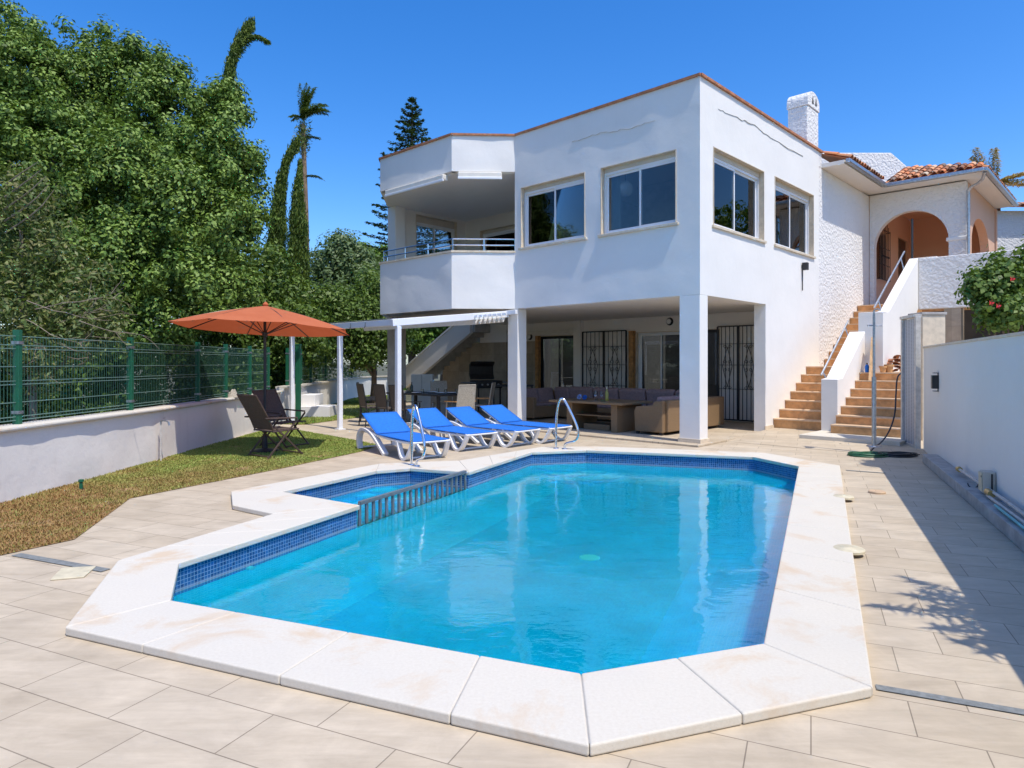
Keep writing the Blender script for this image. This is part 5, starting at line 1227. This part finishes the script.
for i, (x, y) in enumerate([(-2.35, 16.4), (-2.0, 16.7), (-1.75, 16.2), (-1.5, 16.35)]):
    t = thing('plate', ['white plate on the dining table beside the salad bowl', 'white plate at the middle of the dining table', 'white plate at the pool side of the dining table', 'white plate at the right end of the dining table'][i], 'plate', (x, y, .751), 0, 'plates on the dining table')
    MB().lathe([(.001, .006), (.08, .006), (.13, .025), (.13, .03), (.08, .012), (.001, .011)], 20).build('dish', M['whiteplastic'], t, smooth=True)
    t = thing('tumbler', ['tumbler glass beside the salad bowl plate', 'tumbler glass at the middle plate', 'tumbler glass at the pool-side plate', 'tumbler glass at the right-end plate'][i], 'glass', (x + .12, y + .14, .751), 0, 'tumblers on the dining table'); MB().lathe([(.001, .004), (.03, .0), (.036, .11), (.032, .11), (.027, .01)], 14).build('glass_wall', M['clear'], t, smooth=True)
bb = thing('white_cabinet', 'small white freestanding panel cabinet behind the dining table', 'cabinet', (-2.75, 20.3, 0), 0); MB().box(-.33, .33, -.02, .02, .55, 1.15).build('door_panel', M['screen'], bb, bevel=.004); MB().box(-.33, .33, .03, .35, .0, 1.15).build('body', M['screen'], bb, bevel=.01); MB().box(-.005, .005, -.03, -.021, .56, 1.14).build('seam', M['greymetal'], bb)
bq = thing('gas_barbecue', 'black gas barbecue with its domed lid open against the beige stone wall', 'barbecue', (-.78, 20.0, 0), .5)
MB().box(-.42, .42, -.27, .27, .75, .98).build('firebox', M['black'], bq, bevel=.02)
m = MB(); m.extr([(-.4, .27, 1.0), (-.4, .38, 1.15), (-.4, .36, 1.45), (-.4, .22, 1.55), (-.4, .2, 1.5), (-.4, .3, 1.4), (-.4, .3, 1.16), (-.4, .22, 1.02)], (.8, 0, 0)); m.build('lid', M['black'], bq, bevel=.01)
m = MB(); m.tube([(-.3, .10, 1.56), (.3, .10, 1.56)], .012, 8); m.build('lid_handle', M['steel'], bq)
for x in (-.72, .44): MB().box(x, x + .28, -.25, .25, .90, .93).build('side_shelf', M['greymetal'], bq, bevel=.004)
for x in (-.36, .36):
    for y in (-.22, .22): MB().box(x - .02, x + .02, y - .02, y + .02, .06, .75).build('leg', M['black'], bq)
MB().box(-.38, .38, -.24, .24, .2, .22).build('bottom_shelf', M['black'], bq)
for i in range(4):
    m = MB(); m.tube([(-.27 + .18 * i, -.27, .86), (-.27 + .18 * i, -.31, .86)], .028, 12); m.build('knob', M['steel'], bq)
sr = thing('black_rack', 'low black metal frame table in front of the beige stone wall right of the barbecue', 'table', (.0, 19.9, 0), .0)
m = MB()
for x in (-.55, .05, .6):
    for y in (-.2, .2): m.box(x - .02, x + .02, y - .02, y + .02, 0.0, .82)
for z in (.1, .8):
    for y in (-.2, .2): m.box(-.58, .62, y - .021, y + .021, z, z + .03)
m.build('frame', M['black'], sr); MB().box(-.6, .64, -.24, .24, .831, .85).build('tabletop', M['black'], sr, bevel=.003)
# =====================================================================  VEGETATION
def B(x, y, Y, rpx, rz=None):
    p = P(x, y, Y); r = rpx * Y / F; return (p.x, p.y, p.z, r) if rz is None else (p.x, p.y, p.z, r, rz * Y / F)
bigb = [B(20, 80, 15, 62), B(75, 95, 15.5, 58), B(128, 95, 16, 48), B(170, 130, 15.5, 50), B(215, 150, 15, 40), B(238, 165, 15, 30), B(60, 170, 14.5, 75), B(130, 185, 14, 62), B(195, 215, 14, 55), B(232, 235, 15, 34), B(215, 110, 16, 26), B(100, 60, 16, 26), B(8, 35, 15.5, 26), B(40, 50, 15.5, 20), B(125, 55, 16, 14), B(150, 62, 16, 14),
        B(40, 250, 14.5, 60), B(120, 265, 13.5, 55), B(190, 290, 13.5, 48), B(230, 290, 14.5, 34), B(150, 330, 13.5, 40), B(125, 275, 17.5, 60), B(60, 300, 17.5, 60), B(-60, 120, 15, 80), B(-60, 260, 14.5, 80), B(90, 320, 14.5, 50), B(235, 120, 15.5, 14), B(252, 190, 15.3, 14), B(245, 215, 15, 15), B(258, 205, 15.2, 7), B(225, 95, 15.6, 12), *[B(x_, y_, 15.5, r_) for x_, y_, r_ in ((5, 10, 6), (30, 20, 5), (33, 28, 5), (70, 28, 5), (76, 34, 6), (103, 30, 5), (128, 36, 6), (133, 48, 6), (160, 58, 7), (180, 72, 5), (205, 92, 5), (237, 96, 5), (241, 112, 5), (228, 130, 5), (247, 150, 6), (254, 160, 5), (262, 200, 5), (266, 215, 5), (258, 235, 6))], B(170, 85, 15.5, 20)]
bigb = [(b_[0], b_[1], b_[2], b_[3] * (.9 if b_[3] > .3 else 1.1)) for b_ in bigb] + [B(60, 120, 18, 60), B(150, 180, 18, 55), B(60, 230, 18, 60), B(185, 265, 18, 50)]
plant('broadleaf_tree', 'huge dense glossy green broadleaf tree filling the upper left behind the fence', 'tree', (-9.2, 15.3, -.05), bigb, 2700, 125, .28, .094, M['leaf_big'], aspect=.55, tr=.3, limbs=9, shell=.4)
# filler deep inside so that the sky does not show low down
dryb = [B(20, 230, 9.6, 52), B(70, 290, 9.6, 42), B(20, 310, 9.2, 50), B(90, 330, 9.4, 32), B(-30, 270, 9.4, 60), B(40, 350, 9.2, 40), B(20, 190, 9.8, 26), B(110, 310, 9.9, 18)]
t = plant('dry_shrub', 'sparse half-dry shrub with olive and brown leaves leaning over the near fence', 'shrub', (-6.9, 9.5, -.05), dryb, 620, 22, .26, .085, M['leaf_olive'], aspect=.38, tr=.07, tm='drybark', shell=.6)
tw_ = MB(); base = Vector((-6.9, 9.5, -.05))
for i in range(12):
    a0 = P(rnd.uniform(20, 80), rnd.uniform(300, 370), rnd.uniform(8.6, 9.4)); d = Vector((rnd.uniform(.1, 1), rnd.uniform(-.5, .3), rnd.uniform(-.25, .6))).normalized(); pts = [a0]
    for k in range(6): d = (d + Vector((rnd.uniform(-.35, .35), rnd.uniform(-.3, .3), rnd.uniform(-.3, .3)))).normalized(); pts.append(pts[-1] + d * rnd.uniform(.1, .2))
    tw_.tube([p - base for p in pts], [.007 * (1 - .13 * j) for j in range(7)], 4)
    for s in range(4):
        q = pts[rnd.randint(2, 6)]; e = (d + Vector((rnd.uniform(-.9, .9), rnd.uniform(-.6, .6), rnd.uniform(-.8, .8)))).normalized(); tw_.tube([q - base, q + e * .14 - base, q + e * .26 + Vector((0, 0, rnd.uniform(-.05, .05))) - base], [.004, .003, .002], 3)
for i in range(5):
    a0 = P(5, 185 + 12 * i, 9.2) - base; tw_.tube(smoothp([a0, P(18 + 5 * i, 175 + 9 * i, 9.1) - base, P(38 + 4 * i, 162 + 7 * i, 9.1) - base], 1), [.014, .003], 5)
tw_.build('dry_twigs', M['drybark'], t)
# hedge masses beyond the fence
hedges = [((-7.4, 6.5), [(-7.4, 6.2, .6, 1.0), (-7.3, 7.4, .5, 1.0), (-7.4, 8.4, .7, 1.1)], 'dark leafy hedge behind the nearest fence panels', 'leaf_shade'),
          ((-7.8, 11), [(-7.5, 10.2, .8, 1.1), (-7.4, 11.6, .6, 1.1), (-7.7, 12.8, .7, 1.2)], 'dark hedge behind the middle fence panels under the big tree', 'leaf_shade'),
          ((-8, 15), [(-7.6, 14.3, 1.0, 1.2), (-7.8, 16, .9, 1.3), (-7.9, 17.5, 1.2, 1.3)], 'dark hedge behind the last fence panels left of the tall green post', 'leaf_shade'),
          ((-8.2, 20), [(-8.0, 19.2, 1.3, 1.4), (-8.1, 21, 1.3, 1.5), (-8.3, 23, 1.5, 1.6)], 'rounded shrub behind the far garden wall, nearer part', 'leaf_mid'),
          ((-8.6, 27), [(-8.5, 25.4, 1.5, 1.8), (-8.6, 28, 1.6, 1.9), (-8.4, 31, 1.8, 2.0)], 'rounded shrub behind the far garden wall, farther part', 'leaf_grey')]
for base_, bl, lab, mt in hedges: plant('hedge', lab, 'hedge', (base_[0] - 1.5, base_[1], -.05), [(b_[0] - (1.5 if b_[1] < 18 else .3), *b_[1:3], b_[3] * 1.25) for b_ in bl], 420, 34, .28, .12, M[mt], tr=.06, limbs=3, shell=.5)
bg = [((320, 262, 27), [(335, 262, 27, 26), (345, 250, 27, 16), (360, 268, 27, 24), (345, 290, 27, 34), (372, 292, 26, 26), (325, 300, 27, 30)], 'greyish-green rounded tree between the tall palm and the house', 'leaf_grey', .16),
      ((372, 300, 24), [(372, 300, 24, 26), (350, 318, 23, 28), (385, 330, 24, 30), (330, 335, 23, 26), (360, 345, 23, 22)], 'mid-green bushy tree behind the white posts left of the balcony', 'leaf_mid', .14),
      ((250, 300, 21), [(262, 275, 21, 30), (240, 300, 20, 30), (285, 310, 21, 32), (305, 335, 20, 28), (268, 335, 20, 30), (320, 310, 22, 24)], 'mid-green tree behind the parasol between the big tree and the cypresses', 'leaf_mid', .14),
      ((440, 320, 33), [(420, 320, 33, 20), (445, 318, 33, 22), (470, 322, 33, 18), (408, 335, 33, 20), (435, 342, 33, 22), (460, 345, 33, 20), (395, 320, 34, 22)], 'bright lime-green tree seen under the balcony beyond the outside stair', 'leaf_lime', .2),
      ((375, 250, 36), [(385, 262, 38, 14), (372, 262, 38, 12), (362, 258, 38, 12), (392, 275, 38, 18)], 'small bright green tree top close beside the balcony', 'leaf_lime', .2)]
for (bx_, by_, bY), bl, lab, mt, ls in bg:
    b0 = P(bx_, by_, bY); plant('garden_tree', lab, 'tree', (b0.x, b0.y, -.05), [B(*q) for q in bl], 620, 34, .42, ls, M[mt], tr=.14, limbs=5, shell=.5)
# cypresses
def cypress(px, spine, rr, Y, lab, n=650, prof=(.8, 1, .92, .55, .10), plume=None):
    pts = [P(x, y, Y) for x, y in spine]; base = Vector((pts[0].x, Y, -.05)); pts = [Vector((base.x, Y, 0.3))] + pts
    sp = smoothp(pts, 2); t = thing('cypress_tree', lab, 'tree', base); k = len(sp); L = [0]
    for a, b in zip(sp, sp[1:]): L.append(L[-1] + (b - a).length)
    tt = rng.random(n) * L[-1]; cen = []; dr = []
    for q in tt:
        i = max(0, np.searchsorted(L, q) - 1); i = min(i, k - 2); p = sp[i].lerp(sp[i + 1], (q - L[i]) / max(1e-6, L[i + 1] - L[i])); f = q / L[-1]
        r = np.interp(f, [0, .15, .5, .75, 1], [rr * q_ for q_ in prof]); a = rnd.random() * 6.283; d = Vector((math.cos(a), math.sin(a), 0)); cen.append(p + d * r * (.6 + .5 * rnd.random())); dr.append(d + Vector((0, 0, .5)))
    cen = np.array(cen) - np.array(base); dr = np.array(dr); per = 34; q = np.repeat(np.arange(n), per); fr_ = (tt / L[-1])[q]
    C = cen[q] + rng.normal(size=(n * per, 3)) * np.stack([.11 * (1.2 - 1.05 * fr_), .11 * (1.2 - 1.05 * fr_), .2 * (1.2 - .7 * fr_)], 1); leaf_mesh('crown', C, unit(dr[q] + rng.normal(size=(n * per, 3)) * .5), .13, M['leaf_cyp'], t, .22, axis=(.12, 0, 1))
    if plume:
        q_ = smoothp([P(x, y, Y) for x, y in plume], 2); C = []
        for i in range(1100):
            f = rnd.random(); k_ = min(len(q_) - 2, int(f * (len(q_) - 1))); g_ = q_[k_].lerp(q_[k_ + 1], f * (len(q_) - 1) - k_); s_ = .075 * (1 - .75 * f); C.append(tuple(g_ - base + Vector((rnd.gauss(0, s_), rnd.gauss(0, s_), -abs(rnd.gauss(0, s_ * 1.6))))))
        C = np.array(C); leaf_mesh('side_plume', C, unit(rng.normal(size=C.shape)), .13, M['leaf_cyp'], t, .22, axis=(.8, 0, -.3))
    MB().tube([p - base for p in sp[:-1]], [.11 * (1 - .85 * i / k) for i in range(k - 1)], 7).build('trunk', M['trunk'], t, smooth=True)
cypress(0, [(212, 330), (216, 180), (225, 95), (231, 65), (238, 42), (246, 29), (254, 25)], .95, 20, 'tall cypress whose bent tip curls right above the big broadleaf tree', 1100, (.8, 1, .6, .2, .01), plume=[(237, 50), (246, 37), (257, 34), (269, 42)])
cypress(0, [(277, 330), (277, 235), (280, 190), (285, 165), (291, 150), (299, 143)], .34, 23, 'dark columnar cypress left of the tall palm, its tip leaning right', 1100, (1, 1, .9, .5, .05))
cypress(0, [(298, 330), (298, 235), (298, 200), (300, 165)], .34, 22, 'slimmer shorter cypress touching the palm trunk', 800, (1, 1, .95, .7, .10))
t_ = None
# tall palm
pb = P(306, 330, 38); pm = thing('tall_palm', 'very tall slim palm with a small windswept crown above the cypresses', 'palm', (pb.x, 38, -.05)); base = Vector((pb.x, 38, -.05))
tp_ = [P(306, 340, 38), P(307, 240, 38), P(304, 160, 38), P(303, 124, 38)]; tp_ = smoothp([Vector((pb.x, 38, 0))] + tp_, 2)
MB().tube([p - base for p in tp_], [.17 - .05 * i / len(tp_) for i in range(len(tp_))], 10).build('trunk', M['palmtrunk'], pm, smooth=True)
def frond(C, N, p0, d, L, droop, w, n=90, side=None, curl=None):
    p = Vector(p0); d = Vector(d).normalized(); st = L / n
    for i in range(n):
        d = (d + Vector((0, 0, -droop * st)) + (Vector(curl) * st if curl else Vector((0, 0, 0)))).normalized(); p = p + d * st; s = d.cross(Vector((0, 0, 1)));
        if s.length < .1: s = Vector((1, 0, 0))
        s.normalize(); ww = w * math.sin(math.pi * min(1, (i + 4) / n * .9 + .05))
        for sg in (-1, 1):
            q = p + s * sg * ww * rnd.uniform(.2, .8) + Vector((0, 0, -rnd.random() * ww * .5)); C.append(tuple(q)); N.append(tuple((Vector((0, 0, 1)) + s * sg * rnd.uniform(-.6, .6)).normalized()))
C, Nn = [], []; top = P(303, 118, 38) - base
for i in range(16): frond(C, Nn, top, (rnd.uniform(-.15, .25), rnd.uniform(-.25, .25), 1), rnd.uniform(1.3, 2.1), .1, .22, 70, curl=(.12, 0, 0))
for i in range(14): frond(C, Nn, top, (rnd.uniform(.5, .9), rnd.uniform(-.3, .3), rnd.uniform(.7, 1.1)), rnd.uniform(1.2, 1.8), .9, .24, 70)
for i in range(5): frond(C, Nn, top, (rnd.uniform(-.5, .5), rnd.uniform(-.3, .3), .3), .8, 1.8, .15, 40)
leaf_mesh('crown', np.array(C), np.array(Nn), .28, M['leaf_palm'], pm, .16)
C_ = np.clip(rng.normal(size=(500, 3)), -2, 2) * [.2, .2, .5] + np.array(tuple(top + Vector((0, 0, -1.1)))); leaf_mesh('dead_skirt', C_, unit(rng.normal(size=(500, 3))), .3, M['leaf_olive'], pm, .2)
for (x_, y_, s) in ((314, 137, 1), (318, 176, 1)):
    C, Nn = [], []; q = P(306, y_, 38) - base
    for i in range(4): frond(C, Nn, q, (1, rnd.uniform(-.4, .4), .3), rnd.uniform(.7, 1.1), .9, .14, 30)
    leaf_mesh('side_frond', np.array(C), np.array(Nn), .2, M['leaf_cyp'], pm, .2)
# araucaria
nb = P(412, 300, 33); no = thing('norfolk_pine', 'tall tiered pine with level whorled branches rising behind the balcony roof', 'tree', (nb.x, 33, -.05)); base = Vector((nb.x, 33, -.05))
ztop = CH + (HZ - 100) / F * 33; MB().tube([(0, 0, 0), (0, 0, ztop * .5), (0, 0, ztop)], [.22, .13, .02], 8).build('trunk', M['trunk'], no, smooth=True)
C, Nn = [], []; z = ztop; lev = 0; bm2 = MB()
while z > 3.5:
    f = (ztop - z) / ztop; r = .16 + 4.6 * f ** .80 * (.9 + .2 * rnd.random()); r = min(r, 2.9); kk = 4 if lev < 2 else 6; a0 = rnd.random() * 6
    for j in range(kk):
        a = a0 + j * 2 * math.pi / kk + rnd.uniform(-.15, .15); d = Vector((math.cos(a), math.sin(a), 0)); s = Vector((-d.y, d.x, 0)); m_ = int(20 + 60 * r); rl = r * rnd.uniform(.8, 1.1)
        tipz = .10 * rl + (.12 if lev < 3 else 0)
        bm2.tube([(0, 0, z), tuple(d * rl * .5 + Vector((0, 0, z - .03))), tuple(d * rl + Vector((0, 0, z + tipz)))], [.025, .018, .008], 4)
        for i in range(m_):
            q = rnd.random() ** .7; lat = rnd.uniform(-1, 1) * (.20 + .12 * rl) * math.sin(math.pi * min(.98, q * .8 + .15)); p = d * rl * q + s * lat + Vector((0, 0, z + tipz * q * q - .04 * math.sin(math.pi * q) + rnd.uniform(-.03, .05))); C.append(tuple(p)); Nn.append((rnd.uniform(-.5, .5), rnd.uniform(-.5, .5), 1))
    z -= .34 + .10 * min(1, lev / 8); lev += 1
leaf_mesh('crown', np.array(C), unit(np.array(Nn)), .2, M['leaf_pine'], no, .3); bm2.build('branches', M['trunk'], no)
# hibiscus above the right wall
hb = [B(1000, 285, 8.9, 26), B(985, 292, 8.8, 18), B(1020, 268, 9.0, 26), B(1022, 300, 8.9, 30), B(1000, 310, 8.7, 20), B(1050, 285, 9.0, 40), B(978, 272, 9.0, 9)]
t = plant('hibiscus_bush', 'leafy hibiscus bush with a few red flowers overhanging the right wall', 'bush', (6.9, 9.0, -.05), hb, 420, 30, .14, .07, M['leaf_mid'], tr=.06, limbs=6, aspect=.7)
hbase = Vector((6.9, 9.0, -.05)); m = MB()
for (x, y) in ((991, 303), (998, 306), (1012, 279)):
    c = P(x, y, 8.35) - hbase
    for i in range(5):
        a = i * 1.257; d = Vector((math.cos(a), -.3, math.sin(a))); m.add([c, c + d * .03 + Vector((0, 0, .015)), c + d * .035, c + d * .02 - Vector((0, 0, .015))], [(0, 1, 2, 3)])
m.build('flowers', M['petal'], t)
# yellowing palm behind the clay roof
yb = P(995, 182, 25); yp = thing('yellowing_palm', 'palm with yellowing ragged fronds behind the clay tiled roof', 'palm', (yb.x, 25, -.05)); base = Vector((yb.x, 25, -.05)); C, Nn = [], []
top = P(994, 184, 25) - base; MB().tube([(0, 0, 0), tuple(top * .5), tuple(top)], [.3, .24, .2], 10).build('trunk', M['palmtrunk'], yp, smooth=True)
for d, L, dr in (((-.45, 0, 1), 1.5, .1), ((-.5, .2, .9), 1.3, .2), ((-.1, -.1, 1), 1.3, .1), ((.15, .1, 1), 1.3, .2), ((1, 0, .45), 2.4, .15), ((1, .2, .3), 2.0, .2), ((.8, -.2, .6), 1.5, .5), ((-.9, 0, .3), .9, .5), ((.6, 0, .1), 1.2, .4)):
    for _ in range(2): frond(C, Nn, top, Vector(d) + Vector((rnd.uniform(-.08, .08), rnd.uniform(-.1, .1), 0)), L, dr, .2, 70)
leaf_mesh('crown', np.array(C), np.array(Nn), .26, M['leaf_yellow'], yp, .14)
# neighbour's low tiled wing at the right edge
nw = thing('tiled_outbuilding', 'small white outbuilding with a clay tile roof at the right edge behind the porch', 'building', (17.2, 23.6, 0), 0)
MB().box(-.2, 6, 0, 4, 2, 6.9).build('wall_face', M['rough'], nw); tiles(nw, (-.5, -.35, 6.95), (1, 0, 0), (0, math.cos(.3), math.sin(.3)), 6, 1.6)
# spiky shrub behind the right wall near the camera : its shade falls over the paving
sp_b = thing('spiky_palm', 'spiky low palm growing behind the near end of the right wall', 'palm', (3.95, 2.75, 0)); C, Nn = [], []
MB().tube([(0, 0, 0), (0, 0, 2.35)], [.14, .11], 9).build('trunk', M['palmtrunk'], sp_b, smooth=True)
for i in range(26):
    a = i * 2.4; el = rnd.uniform(-.1, 1.1); frond(C, Nn, (0, 0, 2.35), (math.cos(a) * math.cos(el), math.sin(a) * math.cos(el), math.sin(el)), rnd.uniform(.7, 1.1), .7, .12, 46)
leaf_mesh('crown', np.array(C), np.array(Nn), .2, M['leaf_palm'], sp_b, .12)

plant('garden_tree', 'leafy tree beyond the right edge of the porch house', 'tree', (19.5, 18, 2.8), [(19.5, 18, 6, 1.8), (20.5, 19.5, 7, 1.6), (19.6, 16.8, 7.3, 1.4), (21, 17.5, 5.5, 1.8)], 420, 34, .4, .2, M['leaf_lime'], tr=.14, limbs=4, shell=.5)
# =====================================================================  LIGHT, SKY, CAMERA
w = bpy.data.worlds.new('World'); w.cycles.is_caustics_light = True; SC.world = w; w.use_nodes = True; nt = w.node_tree; bgn = nt.nodes['Background']
sky = nt.nodes.new('ShaderNodeTexSky'); sky.sky_type = 'NISHITA'; sky.sun_disc = False
to_sun = Vector((.638, -.770, 0)).normalized(); elev = R(63)
sky.sun_elevation = elev; sky.sun_rotation = math.atan2(to_sun.x, to_sun.y); sky.altitude = 300; sky.air_density = 1.0; sky.dust_density = 1.2; sky.ozone_density = 4.0
hsv = nt.nodes.new('ShaderNodeHueSaturation'); hsv.inputs['Hue'].default_value = .508; hsv.inputs['Saturation'].default_value = 1.36; hsv.inputs['Value'].default_value = 1.0
nt.links.new(sky.outputs[0], hsv.inputs['Color']); nt.links.new(hsv.outputs[0], bgn.inputs[0]); bgn.inputs[1].default_value = .15
sd = bpy.data.lights.new('sun', 'SUN'); sd.energy = 2.7; sd.angle = R(.53); sd.color = (1, .94, .85); so_ = bpy.data.objects.new('sun', sd); COL.objects.link(so_)
dirv = Vector((to_sun.x * math.cos(elev), to_sun.y * math.cos(elev), math.sin(elev))); so_.rotation_euler = dirv.to_track_quat('Z', 'Y').to_euler()
cd = bpy.data.cameras.new('camera'); cam = bpy.data.objects.new('camera', cd); COL.objects.link(cam); SC.camera = cam
cam.location = (0, 0, CH); cam.rotation_euler = (R(90), 0, 0); cd.sensor_width = 36; cd.lens = F / 1024 * 36; cd.shift_y = -(384 - HZ) / 1024; cd.clip_end = 2000; cd.clip_start = .05
SC.view_settings.view_transform = 'Standard'; SC.view_settings.look = 'None'; SC.view_settings.gamma = 1; SC.view_settings.exposure = .66; SC.view_settings.use_curve_mapping = False
SC.render.engine = 'CYCLES'; SC.cycles.max_bounces = 12; SC.cycles.diffuse_bounces = 7; SC.cycles.transparent_max_bounces = 16

sd.cycles.is_caustics_light = True
for o in bpy.data.objects:
    if o.name == 'pool_water': o.data.shade_smooth(); o.cycles.is_caustics_caster = True
    if o.parent == pool: o.cycles.is_caustics_receiver = True
SC.cycles.caustics_refractive = True; SC.cycles.caustics_reflective = False
